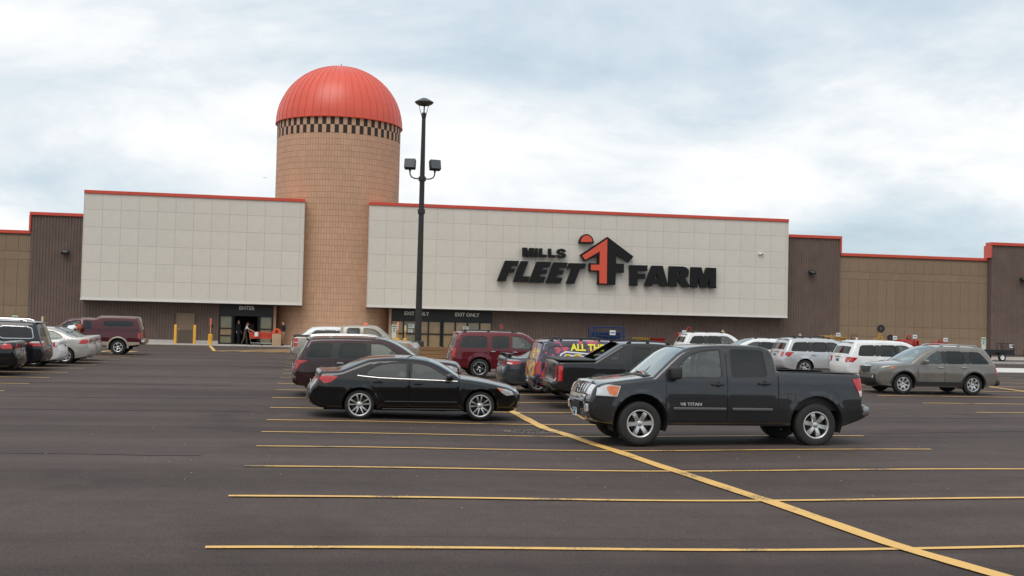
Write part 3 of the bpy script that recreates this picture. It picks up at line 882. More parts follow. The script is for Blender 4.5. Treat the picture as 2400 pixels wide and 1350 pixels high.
def side_fill(B, poly, holes, grid, rings=True):
    """triangulate a piece of the side; returns (pts2d, tris)"""
    P = np.array(poly); lo, hi = P.min(0), P.max(0)
    xs = np.arange(lo[0]+grid*.5, hi[0], grid); zs = np.arange(lo[1]+grid*.5, hi[1], grid)
    E = np.array([(x+(grid*.5 if j % 2 else 0), z) for j, z in enumerate(zs) for x in xs]) if len(xs) and len(zs) else np.zeros((0, 2))
    if rings:
        if len(E): E = E[segdist(E, B.up, False) > B.r*1.35]
        for f in (.06, .22, .5, .8, 1.1):
            E = np.vstack([E, B.ring-B.rnrm*B.r*f]) if len(E) else B.ring-B.rnrm*B.r*f
    if len(E):
        ok = pip(E, poly) & (segdist(E, P) > min(grid*.22, B.r*.05))
        for h in holes: ok &= ~pip(E, h) & (segdist(E, h) > grid*.22)
        E = E[ok]
    return cdt(poly, holes, E)

def densify(poly, step):
    out_ = []
    for i in range(len(poly)):
        a, b = poly[i], poly[(i+1) % len(poly)]; l = math.hypot(b[0]-a[0], b[1]-a[1]); n = max(1, int(l/step))
        for k in range(n): out_.append((a[0]+(b[0]-a[0])*k/n, a[1]+(b[1]-a[1])*k/n))
    return out_

def side_mesh(B, poly, holes, off, sgn, grid, depth=0.0, rings=False):
    """patch on the side at offset off (metres outward), optional rim going inward by depth"""
    V2, T = side_fill(B, poly, holes, grid, rings); n = len(V2)
    y = (B.surf(V2)+off)*sgn
    V = [(a[0], yy, a[1]) for a, yy in zip(V2, y)]
    F = [t if sgn < 0 else t[::-1] for t in T]
    if depth:
        V += [(a[0], yy-sgn*depth, a[1]) for a, yy in zip(V2, y)]
        ed = set()
        for t in T:
            for i in range(3): ed.add((t[i], t[(i+1) % 3]))
        for a, b in ed:
            if (b, a) not in ed: F.append((a, a+n, b+n, b) if sgn < 0 else (b, b+n, a+n, a))
    return V, F

UC = [-1, -.985, -.95, -.88, -.72, -.5, -.25, 0, .25, .5, .72, .88, .95, .985, 1]
def cap_point(B, i, u, off=0.0):
    x, z = B.up[i]; nx_, nz_ = B.nrm[i]; c = B.crown[i]*(1-u*u)+off
    return (x+nx_*c, u*B.Se[i], z+nz_*c)
def cap_at(B, z, u, rear=False, off=0.0):
    """point on the nose (or tail) at height z"""
    idx = [i for i, t in enumerate(B.tags) if (t in ('rear', 'bl') if rear else t == 'front')]
    if not rear: idx.append(idx[-1]+1)
    zs = [B.up[i][1] for i in idx]
    if rear: idx = idx[::-1]; zs = zs[::-1]
    zs = np.maximum.accumulate(np.array(zs))
    f = float(np.interp(z, zs+np.arange(len(zs))*1e-6, np.arange(len(zs)))); k = min(int(f), len(zs)-2); t = f-k
    a = Vector(cap_point(B, idx[k], u, off)); b = Vector(cap_point(B, idx[k+1], u, off))
    return a.lerp(b, t)
def nose_patch(B, shape, off=.006, rear=False, depth=.03, nz_=5):
    """shape: list of (u, zlo, zhi)"""
    us = [q[0] for q in shape]; n = max(6, int(abs(us[-1]-us[0])*14)); U = np.linspace(us[0], us[-1], n+1)
    lo = np.interp(U, us, [q[1] for q in shape]); hi = np.interp(U, us, [q[2] for q in shape])
    V = []; m = nz_+1
    for u, a, b in zip(U, lo, hi):
        for k in range(m): V.append(cap_at(B, a+(b-a)*k/nz_, u, rear, off))
    F = [((i*m+k), (i*m+k+1), ((i+1)*m+k+1), ((i+1)*m+k)) for i in range(n) for k in range(nz_)]
    if not rear: pass
    else: F = [f[::-1] for f in F]
    bd_ = [i*m for i in range(n+1)]+[n*m+k for k in range(1, m)]+[i*m+m-1 for i in range(n-1, -1, -1)]+[k for k in range(m-2, 0, -1)]
    b0 = len(V); s = depth*(1 if not rear else -1)
    for i in bd_: V.append(V[i]+Vector((s, 0, 0)))
    q = len(bd_)
    for i in range(q):
        j = (i+1) % q; F.append((bd_[i], bd_[j], b0+j, b0+i))
    return V, F

def side_normals(B, me, off=0.0):
    """normals of the smooth side surface, so that reflections do not show the triangulation"""
    n = len(me.vertices); co = np.empty(n*3); me.vertices.foreach_get('co', co); co = co.reshape(-1, 3)
    nr = np.empty(n*3); me.vertices.foreach_get('normal', nr); nr = nr.reshape(-1, 3)
    P2 = co[:, [0, 2]]; d = B.dist(P2); s0 = B.S(P2[:, 0], P2[:, 1], d)
    mk = (np.abs(np.abs(co[:, 1])-s0-off) < 2.5e-3) & (d > .05*B.r)
    if not mk.any(): return
    q = P2[mk]; e = .004
    gx = (B.surf(q+[e, 0])-B.surf(q-[e, 0]))/(2*e); gz = (B.surf(q+[0, e])-B.surf(q-[0, e]))/(2*e)
    sg = np.sign(co[mk, 1]); N_ = np.stack([-gx, sg, -gz], 1); N_ /= np.linalg.norm(N_, axis=1)[:, None]
    nr = nr.copy(); nr[mk] = N_
    me.normals_split_custom_set_from_vertices([tuple(v) for v in nr])

def merge_mesh(name, V, F, m, sharp=32, tol=4e-4, B=None, off=0.0):
    key = {}; V2 = []; mp = []
    for v in V:
        k = (round(v[0]/tol), round(v[1]/tol), round(v[2]/tol))
        if k not in key: key[k] = len(V2); V2.append(v)
        mp.append(key[k])
    F2 = []
    for f in F:
        g = [mp[i] for i in f]; h = [g[i] for i in range(len(g)) if g[i] != g[i-1]]
        if len(h) >= 3: F2.append(h)
    me = mesh(name, V2, F2, m, True, None if B else sharp)
    if B: side_normals(B, me, off)
    return me

_WH = {}
def wheel_meshes(R, rr, w, style, n, rim_m, key):
    k = (R, rr, w, style, n, key)
    if k in _WH: return _WH[k]
    h = w/2
    ty = MB().lathe([(rr-.015, -h*.80), (rr+.012, -h*.92), (rr+(R-rr)*.35, -h*1.0), (R-.05, -h*.97), (R-.018, -h*.86), (R-.004, -h*.66), (R, -h*.3), (R, h*.3), (R-.004, h*.66), (R-.018, h*.86), (R-.05, h*.97), (rr+.012, h*.92), (rr-.015, h*.8)], 40, 'y')
    tyre = mesh('tyre', ty.V, ty.F, M_TYRE, True, 40)
    rb = MB()
    rb.lathe([(rr-.03, -h*.6), (rr-.022, -h*.86), (rr-.004, -h*.93), (rr+.008, -h*.9), (rr+.004, -h*.8), (rr-.02, h*.7)], 40, 'y')
    yo = -h*.80
    def spoke(a0, w0, w1, a1=None):
        a1 = a0 if a1 is None else a1
        r0, r1 = .035, rr-.012; V = []; ns = 4
        for i in range(ns+1):
            t = i/ns; r = r0+(r1-r0)*t; a = a0+(a1-a0)*t; ww = w0+(w1-w0)*t
            yy = yo+.03*(1-t)**2-.012*math.sin(math.pi*t)
            c, s_ = math.cos(a), math.sin(a); tx, tz = -s_, c
            for q, dy in ((-1, .028), (-.72, 0), (.72, 0), (1, .028)):
                V.append((c*r+tx*ww*q/2, yy+dy, s_*r+tz*ww*q/2))
        F = [(4*i+k_, 4*i+k_+1, 4*i+k_+5, 4*i+k_+4) for i in range(ns) for k_ in range(3)]
        rb.add(V, F)
    for i in range(n):
        a = 2*math.pi*i/n+math.pi/2
        if style == 'single': spoke(a, .085, .085)
        elif style == 'wide': spoke(a, .085, .105)
        elif style == 'thin': spoke(a+(.07 if i % 2 else -.07), .030, .042)
        elif style == 'vee': spoke(a, .06, .045, a+.20); spoke(a, .06, .045, a-.20)
    rb.lathe([(0, yo+.012), (.035, yo+.012), (.05, yo+.02), (.075, yo+.035), (.08, yo+.06)], 20, 'y')
    for i in range(6):
        a = 2*math.pi*i/6; rb.lathe([(0, yo+.016), (.011, yo+.018), (.011, yo+.05)], 6, 'y', (math.cos(a)*.058, 0, math.sin(a)*.058))
    rim = mesh('rim', rb.V, rb.F, rim_m, True, 35)
    db = MB(); db.lathe([(0, -h*.35), (rr*.72, -h*.35), (rr*.72, -h*.22), (0, -h*.22)], 28, 'y'); db.lathe([(0, h*.5), (rr-.02, h*.5), (rr-.02, h*.4), (0, h*.4)], 28, 'y')
    disc = mesh('wheel', db.V, db.F, M_DISC, True, 35)
    _WH[k] = (disc, tyre, rim); return _WH[k]

def mirror_part(m, par, x, w, z, sgn, size=(.15, .22, .17), chrome=None):
    a, b_, c = size
    o = MB().rbox(x-a/2, x+a/2, min(sgn*(w+.04), sgn*(w+.04+b_)), max(sgn*(w+.04), sgn*(w+.04+b_)), z, z+c, .05, seg=3)
    o.rbox(x-.04, x+.05, min(sgn*(w-.06), sgn*(w+.07)), max(sgn*(w-.06), sgn*(w+.07)), z-.01, z+.06, .02)
    q = o.obj('side_mirror', m, par, True)
    MB().rbox(x+a/2-.006, x+a/2+.004, min(sgn*(w+.06), sgn*(w+.02+b_)), max(sgn*(w+.06), sgn*(w+.02+b_)), z+.02, z+c-.02, .002, seg=1).obj('mirror_glass', M_CHROME, q)
    return q

def build_car(sp, name, label, cat, group=None):
    B = sp['body']; pm = sp['paint']; grid = sp.get('grid', .12)
    root = empty(name, (0, 0, 0), 0, label, cat, group)
    doors = sp.get('doors', []); wins = sp.get('wins', [])     # doors: dict(poly, win=[polys], glass)
    holes = [d['poly'] for d in doors]+[w['poly'] for w in wins]
    V2, T = side_fill(B, B.poly, holes, grid); y = B.surf(V2)
    # outline vertices carry the exact edge width so that the cap meets them
    V = []; F = []
    for sgn in (-1, 1):
        b0 = len(V); V += [(a[0], sgn*yy, a[1]) for a, yy in zip(V2, y)]
        F += [tuple(i+b0 for i in (t if sgn < 0 else t[::-1])) for t in T]
    n = len(B.up); m_ = len(UC); b0 = len(V); glassV = {}
    for i in range(n):
        for u in UC: V.append(cap_point(B, i, u))
    gw = sp.get('glass_u', {'ws': .95, 'bl': .88, 'bed': .88})
    g_rows = {}
    for i in range(n-1):
        t = B.tags[i]
        for k in range(m_-1):
            um = max(abs(UC[k]), abs(UC[k+1]))
            q = (b0+i*m_+k, b0+(i+1)*m_+k, b0+(i+1)*m_+k+1, b0+i*m_+k+1)
            if t in gw and um <= gw[t]+1e-6:
                zr = sp.get(t+'_z')
                zm = (B.up[i][1]+B.up[i+1][1])/2
                if zr is None or zr[0] <= zm <= zr[1]:
                    g_rows.setdefault(t, []).append(q); continue
            F.append(q)
    body = link('body', merge_mesh('body', V, F, pm, sp.get('sharp', 55), B=B), root)
    for t, qs in g_rows.items():
        if t == 'bed': continue
        ids = sorted({i for q in qs for i in q}); mp = {v: k for k, v in enumerate(ids)}
        GV = []
        for v in ids:
            i = (v-b0)//m_; nx_, nz_ = B.nrm[i]; p = V[v]; GV.append((p[0]-nx_*.008, p[1], p[2]-nz_*.008))
        GF = [tuple(mp[v] for v in q) for q in qs]
        o = link('windshield' if t == 'ws' else 'rear_window', mesh('glass', GV, GF, sp.get('g_ws', G_SHIELD) if t == 'ws' else sp.get('g_bl', G_DARK), True), root)
    # doors and windows
    for d in doors:
        for sgn in (-1, 1):
            dp = inset(d['poly'], .004)
            Vd, Fd = side_mesh(B, densify(dp, .12), d.get('win', []), 0.0015, sgn, grid, .02)
            do = link('door', merge_mesh('door', Vd, Fd, pm, 30, B=B, off=.0015), root)
            for wpoly in d.get('win', []):
                Vw, Fw = side_mesh(B, wpoly, [], -.012, sgn, grid*1.3, 0)
                link('window_pane', mesh('window_pane', Vw, Fw, d.get('glass', G_CLEAR), True), do)
                tr = sp.get('win_trim', M_PLAST)
                Vt, Ft = side_mesh(B, densify(inset(wpoly, -.004), .1), [inset(wpoly, .022)], -.004, sgn, 9, .012)
                link('window_seal', mesh('window_seal', Vt, Ft, tr, True, 30), do)
            if 'handle' in d:
                hx, hz = d['handle']; w = float(B.surf([(hx, hz)])[0])
                hm = sp.get('handle_m', pm)
                MB().rbox(hx-.105, hx+.105, min(sgn*(w+.012), sgn*(w+.042)), max(sgn*(w+.012), sgn*(w+.042)), hz-.017, hz+.017, .012).add(*MB_cup(hx, hz, w, sgn)).obj('handle', hm, do, True)
    for wn in wins:
        for sgn in (-1, 1):
            Vw, Fw = side_mesh(B, wn['poly'], [], -.012, sgn, grid*1.3, 0)
            o = link('side_window', mesh('side_window', Vw, Fw, wn.get('glass', G_DARK), True), root)
            Vt, Ft = side_mesh(B, densify(inset(wn['poly'], -.004), .1), [inset(wn['poly'], .022)], -.004, sgn, 9, .012)
            link('window_seal', mesh('window_seal', Vt, Ft, wn.get('trim', M_PLAST), True, 30), o)
    for pp in sp.get('pillars', []):
        for sgn in (-1, 1):
            Vf, Ff = side_mesh(B, densify(pp, .08), [], .004, sgn, 9, .01)
            link('pillar_trim', mesh('pillar_trim', Vf, Ff, M_PLAST, True, 30), root)
    # wheels, wells
    R, rr, tw, style, ns = sp['wheel']
    me = wheel_meshes(R, rr, tw, style, ns, sp.get('rim_m', M_RIM), sp.get('rim_key', 0))
    for xa, za, Ra in B.arches:
        w = float(B.S([xa], [za], [9])[0])
        for sgn in (-1, 1):
            yc = sgn*(w-tw/2-sp.get('wheel_in', .015)); a = RND.uniform(0, 6)
            wo = link('wheel', me[0], root, (xa, yc, R), (0, a, 0 if sgn < 0 else math.pi))
            link('tyre', me[1], wo); link('rim', me[2], wo)
            wb = MB(); V_ = []; mm = 18; yi = sgn*(w-.42)
            for k in range(mm+1):
                q = -.35+(math.pi+.7)*k/mm; x_, z_ = xa+(Ra+.012)*math.cos(q), za+(Ra+.012)*math.sin(q)
                ww = float(B.surf([(x_, z_)])[0])
                V_ += [(x_, sgn*(ww-.012), z_), (x_, yi, z_)]
            F_w = [(2*k, 2*k+1, 2*k+3, 2*k+2) for k in range(mm)]
            wb.add(V_, F_w); wb.add([V_[2*k+1] for k in range(mm+1)], [tuple(range(mm+1))])
            wb.obj('wheel_well', M_WELL, root)
    ub = MB(); wi = B.W-.45
    ub.box(.35, B.L-.35, -wi, wi, B.sill-.03, B.sill+.22)
    xs = sorted(a[0] for a in B.arches); Ra = B.arches[0][2]
    ub.box(min(xs)+Ra+.03, max(xs)-Ra-.03, -(B.W-.10), B.W-.10, B.sill+.03, B.sill+.12)
    ub.obj('underbody', M_WELL, root)
    # interior
    for (sx, kind) in sp.get('seats', []):
        zf = sp.get('seat_z', B.sill+.15); sm = sp.get('seat_m', M_SEAT)
        ys = ((-.38, .26), (.38, .26)) if kind == 'front' else ((0, .62),)
        for yc, hw in ys:
            s_ = MB().rbox(sx-.28, sx+.26, yc-hw, yc+hw, zf, zf+.28, .06)
            Mr = Matrix.Translation((sx+.24, yc, zf+.2)) @ Matrix.Rotation(rad(14), 4, 'Y')
            s_.rbox(-.06, .10, -hw, hw, 0, .62, .06, Mr)
            for hy in ((0,) if kind == 'front' else (-.36, .36)):
                s_.rbox(-.03, .06, hy-.13, hy+.13, .64, .82, .04, Mr)
            s_.obj('seat', sm, root, True)
    if 'dash' in sp:
        dx, dz = sp['dash']; wd = B.W-.16
        MB().rbox(dx-.45, dx, -wd, wd, dz-.30, dz, .08).obj('dashboard', mat('dash_plastic', (.035, .036, .037), .7), root, True)
        st = sp.get('steer', 1); c = Vector((dx+.14, st*.38, dz-.03)); ring = []
        for k in range(20):
            q = 2*math.pi*k/20; ring.append(c+Vector((math.sin(q)*.075, math.cos(q)*.185, math.sin(q)*.165)))
        so = MB().tube(ring, .016, 6, closed=True); so.tube([c, c+Vector((-.25, 0, -.1))], .03, 6); so.box(c.x-.01, c.x+.01, c.y-.17, c.y+.17, c.z-.02, c.z+.02)
        so.obj('steering_wheel', M_PLAST, root, True)
    # lamps on the flanks: (name, poly, material, offset)
    for kf, (nm, polys, mt) in enumerate(sp.get('flank', [])):
        for sgn in (-1, 1):
            Vf, Ff = side_mesh(B, densify(polys, .05), [], .006+.003*kf, sgn, .05, .03)
            link(nm, mesh(nm, Vf, Ff, mt, True, 35), root)
    for nm, shape, mt, rear, off in sp.get('nose', []):
        for sgn in ((1,) if shape[0][0]*shape[-1][0] < 0 else (-1, 1)):
            sh = shape if sgn > 0 else [(-q[0], q[1], q[2]) for q in shape][::-1]
            Vf, Ff = nose_patch(B, sh, off, rear, .04 if off > -.02 else 0)
            link(nm, mesh(nm, Vf, Ff, mt, True, 35), root)
    if 'mirror' in sp:
        mxx, mzz, mm_, msz = sp['mirror']
        for sgn in (-1, 1):
            w = float(B.surf([(mxx, mzz+.05)])[0]); mirror_part(mm_, root, mxx, w, mzz, sgn, msz)
    if 'rails' in sp:
        x0, x1, uu, mtr = sp['rails']
        for sgn in (-1, 1):
            Pn = []; idx = [i for i, t in enumerate(B.tags) if t in ('roof', 'bl') and x0 <= B.up[i][0] <= x1]
            for j, i in enumerate(idx):
                p = Vector(cap_point(B, i, uu*sgn)); h = .055 if 0 < j < len(idx)-1 else .0
                Pn.append(p+Vector((0, 0, h)))
            if len(Pn) > 2:
                rb = MB().tube(Pn, .02, 6)
                for j in (1, len(Pn)//2, len(Pn)-2): rb.box(Pn[j].x-.05, Pn[j].x+.05, Pn[j].y-.018, Pn[j].y+.018, Pn[j].z-.07, Pn[j].z)
                rb.obj('roof_rail', mtr, root, True)
    if 'plate' in sp:
        for zc, rear in sp['plate']:
            p = cap_at(B, zc, 0, rear, .012); s = 1 if rear else -1
            po = MB().rbox(p.x-.006, p.x+.006, -.155, .155, zc-.078, zc+.078, .004, seg=1).obj('licence_plate', M_PLATE, root)
            MB().box(p.x+s*.0065, p.x+s*.009, -.12, .12, zc-.035, zc+.03).obj('plate_print', M_INK, po)
            MB().box(p.x+s*.0065, p.x+s*.009, -.15, .15, zc+.045, zc+.072).obj('plate_band', M_PLATEB, po)
    return root, body, B

def MB_cup(x, z, w, sgn):
    """shallow dark-looking recess ring behind a door handle is left to the handle's own shadow: a small backing pad"""
    b = MB().rbox(x-.07, x+.07, min(sgn*(w-.004), sgn*(w+.006)), max(sgn*(w-.004), sgn*(w+.006)), z-.03, z+.03, .004, seg=1)
    return b.V, b.F

def door_poly(win, x0, x1, zb, belt, grow=.055, cut=None):
    """door outline from its window: straight flanks below the belt, following the glass above"""
    w = inset(win, -grow); up = [(min(max(p[0], x0), x1), p[1]) for p in w if p[1] > belt+.03]
    k = min(range(len(up)), key=lambda i: up[i][0])
    up = sorted(up, key=lambda p: p[0])
    # keep convex order along the top
    q = [(x0, zb), (x0, belt)]+[p for p in up if x0-.001 < p[0] < x1+.001]+[(x1, belt)]
    if q[2][0] < x0+.02: q.pop(1)
    if cut: q += cut
    else: q.append((x1, zb))
    o = [q[0]]
    for p in q[1:]:
        if math.hypot(p[0]-o[-1][0], p[1]-o[-1][1]) > .02: o.append(p)
    return o

def place(root, X0, Yc, face, s=1.0, yaw=0.0, xc=2.4):
    """face 'L': nose towards -X at X0; face 'R': nose towards +X at X0"""
    d = 1 if face == 'L' else -1
    X = X0+d*xc*s
    sl = (G(X, Yc+.8)-G(X, Yc-.8))/1.6
    root.location = (X0, Yc, G(X, Yc)+.002)
    root.rotation_euler = (math.atan(sl)*d, 0, (0 if d > 0 else math.pi)+yaw)
    root.scale = (s, s, s)

# --------------------------------------------------------------- body styles
PROF = [(.1, .90), (.3, .955), (.5, .985), (.75, 1.0), (.92, .99)]
def profile(belt, roof, top=.74, sh=.965):
    h = roof-belt
    return PROF+[(belt-.04, .98), (belt+.02, sh), (belt+h*.5, sh-(sh-top)*.42), (belt+h*.85, sh-(sh-top)*.85), (roof+.1, top-.04)]

def suv_spec(L=4.8, H=1.78, W=.95, wb=2.8, xf=.93, hz=1.05, cx=1.25, cz=1.14, rx=2.05, tx=4.35, bx=4.68, belt=1.10, sill=.28, R=.37,
             rr=.235, spokes=('single', 6), pm=None, B_=2.62, C_=3.55, d1=4.25, d0=4.45, a0=1.62, zt=None, top=.76, quarter=True, dark=True, gr=.05, grid=.14, smooth=2, ar=.06,
             hoodf=.22, r=.09, cr=.10, rim_m=None, black_pillars=True):
    zt = H-.155 if zt is None else zt
    o = [(.14, sill+.02, 'front'), (.03, .40), (0, .58), (.02, hz-.22), (.07, hz-.08), (hoodf, hz, 'hood'), (cx*.6, hz+.62*(cz-hz)), (cx, cz, 'ws'), (cx, cz, 'ws'), ((cx+rx)/2-.03, cz+.55*(H-.06-cz)),
         (rx, H-.065, 'roof'), (rx+.35, H-.015), ((rx+tx)/2, H), (tx-.25, H-.02), (tx, H-.05, 'roof'), (tx+.05, H-.075, 'bl'), (bx, belt+.06, 'bl'), (bx+.02, belt-.02, 'rear'), (L-.05, belt-.2), (L-.015, .74), (L, .62), (L-.02, .45), (L-.10, sill+.08)]
    Bd = Body(o, W, profile(belt, H, top), sill, [(xf, R+.01, R+ar), (xf+wb, R+.01, R+ar)], r=r, smooth=smooth, cf=.22, lf=.85, cr=cr, lr=.5, flare=.018)
    slope = (rx-cx)/(H-cz)
    a1 = a0+(zt-belt)*slope*.92
    w1 = [(a0, belt+.02), (a0+(a1-a0)*.6, belt+.02+(zt-belt)*.66), (a1, zt-.02), (a1+.2, zt), (B_-.05, zt), (B_-.05, belt+.005)]
    w2 = [(B_+.05, belt+.005), (B_+.05, zt), (C_-.12, zt-.005), (C_-.05, belt+.01)]
    arx = xf+wb-R-ar
    g = G_DARK if dark else G_MID
    doors = [dict(poly=door_poly(w1, a0-.14, B_, sill+.07, belt), win=[rounded(w1, 1, .12)], glass=G_CLEAR if dark != 2 else G_MID, handle=(B_-.17, belt-.12)),
             dict(poly=door_poly(w2, B_+.008, C_+.03, sill+.07, belt, cut=[(C_+.03, .85), (min(C_-.05, arx-.02), .55), (min(C_-.12, arx-.06), sill+.07)]), win=[rounded(w2, 1, .12)], glass=g, handle=(C_-.14, belt-.11))]
    wins = []; pil = []
    if quarter:
        w3 = [(C_+.10, belt+.015), (C_+.07, zt-.005), (d1, zt-.03), (d0, belt+.07), (d0-.05, belt+.02)]
        wins.append(dict(poly=rounded(w3, 1, .14), glass=g))
    if black_pillars:
        pil.append([(B_-.07, belt+.012), (B_+.07, belt+.012), (B_+.07, zt-.01), (B_-.07, zt-.01)])
        if quarter: pil.append([(C_-.065, belt+.02), (C_+.115, belt+.02), (C_+.085, zt-.015), (C_-.135, zt-.015)])
    return dict(body=Bd, paint=pm, doors=doors, wins=wins, wheel=(R, rr, .235, *spokes), seats=[(a0+.75, 'front'), (a0+1.7, 'rear')], dash=(a0+.05, belt-.02), steer=1,
                mirror=(a0+.10, belt, pm, (.14, .21, .16)), grid=grid, g_ws=G_SHIELD, plate=[(.86, True)], bl_z=(belt+.10, H-.10), pillars=pil)

def sedan_spec(L=4.6, H=1.44, W=.89, wb=2.7, xf=.92, hz=.83, cx=1.35, cz=.97, rx=2.15, bx=3.15, dx=3.95, dz=1.04, tz=1.08, belt=.97, sill=.22, R=.32, rr=.21, spokes=('single', 7), pm=None,
               B_=2.55, C_=3.4, a0=1.62, grid=.14, smooth=2, dark=False):
    zt = H-.115
    o = [(.16, sill+.0, 'front'), (.04, .30), (0, .48), (.03, .62), (.10, hz-.06), (.28, hz, 'hood'), (.8, hz+.09), (cx, cz, 'ws'), (cx, cz, 'ws'), ((cx+rx)/2-.02, cz+.58*(H-.05-cz)), (rx, H-.05, 'roof'), (rx+.3, H-.008), ((rx+bx)/2+.1, H), (bx, H-.04, 'bl'), (bx, H-.04, 'bl'),
         ((bx+dx)/2, dz+.55*(H-dz)), (dx, dz, 'deck'), (L-.22, tz), (L-.10, tz+.005, 'rear'), (L-.06, tz-.06), (L-.10, .86), (L-.03, .70), (L, .55), (L-.02, .38), (L-.14, sill+.06)]
    Bd = Body(o, W, profile(belt, H, .70), sill, [(xf, R+.01, R+.055), (xf+wb, R+.01, R+.055)], r=.085, smooth=smooth, cf=.24, lf=.85, cr=.16, lr=.7, flare=.015)
    slope = (rx-cx)/(H-cz); a1 = a0+(zt-belt)*slope*.9
    w1 = [(a0, belt+.01), (a0+(a1-a0)*.6, belt+(zt-belt)*.66), (a1, zt-.015), (a1+.15, zt), (B_-.045, zt), (B_-.045, belt+.005)]
    w2 = [(B_+.045, belt+.005), (B_+.045, zt), (bx+.0, zt-.02), (C_+.08, belt+.18), (C_+.20, belt+.06), (C_+.12, belt+.02)]
    arx = xf+wb-R-.055
    doors = [dict(poly=door_poly(w1, a0-.12, B_, sill+.07, belt), win=[rounded(w1, 1, .12)], glass=G_CLEAR, handle=(B_-.16, belt-.10)),
             dict(poly=[(B_+.008, sill+.07), (B_+.008, zt+.05), (bx, zt+.035), (C_+.14, belt+.2), (C_+.28, belt+.06), (C_+.22, belt-.06), (C_+.16, .74), (arx-.02, .5), (arx-.06, sill+.07)], win=[rounded(w2, 1, .12)], glass=G_DARK if dark else G_MID, handle=(C_-.02, belt-.09))]
    return dict(body=Bd, paint=pm, doors=doors, wins=[], wheel=(R, rr, .21, *spokes), seats=[(a0+.7, 'front'), (a0+1.55, 'rear')], seat_z=sill+.06, dash=(a0+.0, belt-.02), steer=1, mirror=(a0+.10, belt, pm, (.13, .19, .13)), grid=grid, g_bl=G_MID, plate=[(.80, True)])
# --------------------------------------------------------------- grey crew-cab pickup (nearest)
P_GREY = paint('dark_grey', (.040, .041, .044), .75, .34)
o = [(.20, .44, 'front'), (.06, .50), (.01, .62), (.0, .80), (.02, .89), (.05, .93), (.06, .98), (.10, 1.075), (.16, 1.14), (.30, 1.185, 'hood'), (.75, 1.25), (1.10, 1.295), (1.25, 1.315, 'ws'), (1.25, 1.315, 'ws'), (1.54, 1.58), (1.83, 1.825, 'roof'), (2.1, 1.91), (2.8, 1.945), (3.42, 1.93), (3.60, 1.89), (3.685, 1.80, 'bl'), (3.74, 1.50, 'bl'), (3.745, 1.445, 'bed'), (3.745, 1.445, 'bed'),
     (5.40, 1.425), (5.47, 1.415, 'rear'), (5.50, 1.38), (5.51, .86), (5.51, .82), (5.58, .81), (5.63, .79), (5.64, .62), (5.60, .57), (5.48, .52)]
prof = [(.3, .93), (.45, .965), (.7, .995), (.95, 1.0), (1.15, .99), (1.27, .972), (1.36, .95), (1.65, .87), (1.9, .79), (2.1, .76)]
Bt = Body(o, 1.0, prof, .40, [(.98, .46, .535), (4.531, .46, .535)], cf=.12, lf=.5, cr=.06, lr=.4, r=.075, flare=.025, crown=.42)
w1 = [(1.53, 1.285), (1.70, 1.485), (1.89, 1.675), (2.04, 1.77), (2.24, 1.83), (2.60, 1.858), (2.62, 1.30)]
w2 = [(2.79, 1.315), (2.785, 1.868), (3.43, 1.862), (3.48, 1.82), (3.53, 1.335)]
d1 = [(1.50, .47), (1.48, 1.28), (1.56, 1.405), (1.70, 1.585), (1.88, 1.76), (2.05, 1.845), (2.27, 1.89), (2.70, 1.908), (2.705, .47)]
d2 = [(2.709, .47), (2.705, 1.908), (3.42, 1.9), (3.53, 1.875), (3.58, 1.79), (3.65, 1.40), (3.665, .95), (3.62, .72), (3.52, .47)]
titan = dict(body=Bt, paint=P_GREY, grid=.085,
    doors=[dict(poly=d1, win=[rounded(w1, 1, .08)], glass=G_CLEAR), dict(poly=d2, win=[rounded(w2, 1, .08)], glass=G_DARK)],
    wheel=(.42, .258, .28, 'wide', 6), wheel_in=.0, seats=[(2.45, 'front'), (3.2, 'rear')], seat_z=.62, dash=(1.65, 1.26), steer=1, glass_u={'ws': .95, 'bl': .72, 'bed': .88}, bl_z=(1.46, 1.80),
    flank=[('headlight', [(.115, .945), (.14, 1.085), (.33, 1.15), (.58, 1.13), (.51, .93)], M_HEAD), ('corner_lamp', [(.36, .98), (.30, 1.10), (.36, 1.135), (.56, 1.12), (.50, .945), (.43, .945)], M_AMBER),
           ('tail_light', [(5.28, 1.325), (5.47, 1.35), (5.485, 1.03), (5.42, 1.01)], M_TAIL), ('reverse_lamp', [(5.40, 1.11), (5.48, 1.11), (5.483, 1.0), (5.43, .99)], M_TAILW)],
    nose=[('headlight', [(.64, .945, 1.115), (.80, .945, 1.12), (.985, .945, 1.105)], M_HEAD, False, .012),
          ('grille_backing', [(-.60, .955, 1.125), (0, .935, 1.125), (.60, .955, 1.125)], M_PLAST, False, .010),
          ('chrome_bumper', [(-.70, .50, .915), (0, .48, .905), (.70, .50, .915)], M_CHROME, False, .022),
          ('bumper_intake', [(-.36, .56, .78), (.36, .56, .78)], M_PLAST, False, .034),
          ('grille_bar', [(.52, .955, 1.14), (.62, .945, 1.14)], M_CHROME, False, .035),
          ('grille_bar', [(.20, .94, 1.135), (.28, .94, 1.135)], M_CHROME, False, .040),
          ('grille_bar', [(.37, .94, 1.135), (.45, .94, 1.135)], M_CHROME, False, .035),
          ('grille_rim', [(-.62, 1.12, 1.145), (0, 1.12, 1.15), (.62, 1.12, 1.145)], M_CHROME, False, .045),
          ('grille_rim', [(-.62, .93, .96), (0, .915, .945), (.62, .93, .96)], M_CHROME, False, .045),
          ('fog_lamp', [(.80, .64, .76), (.90, .62, .78), (.97, .65, .75)], M_HEAD, False, .03),
          ('step_bumper', [(-.99, .60, .80), (.99, .60, .80)], M_CHROME, True, .012),
          ('tail_light', [(.86, 1.0, 1.34), (.985, 1.0, 1.34)], M_TAIL, True, .01)],
    mirror=(1.63, 1.28, M_PLAST, (.17, .24, .245)))
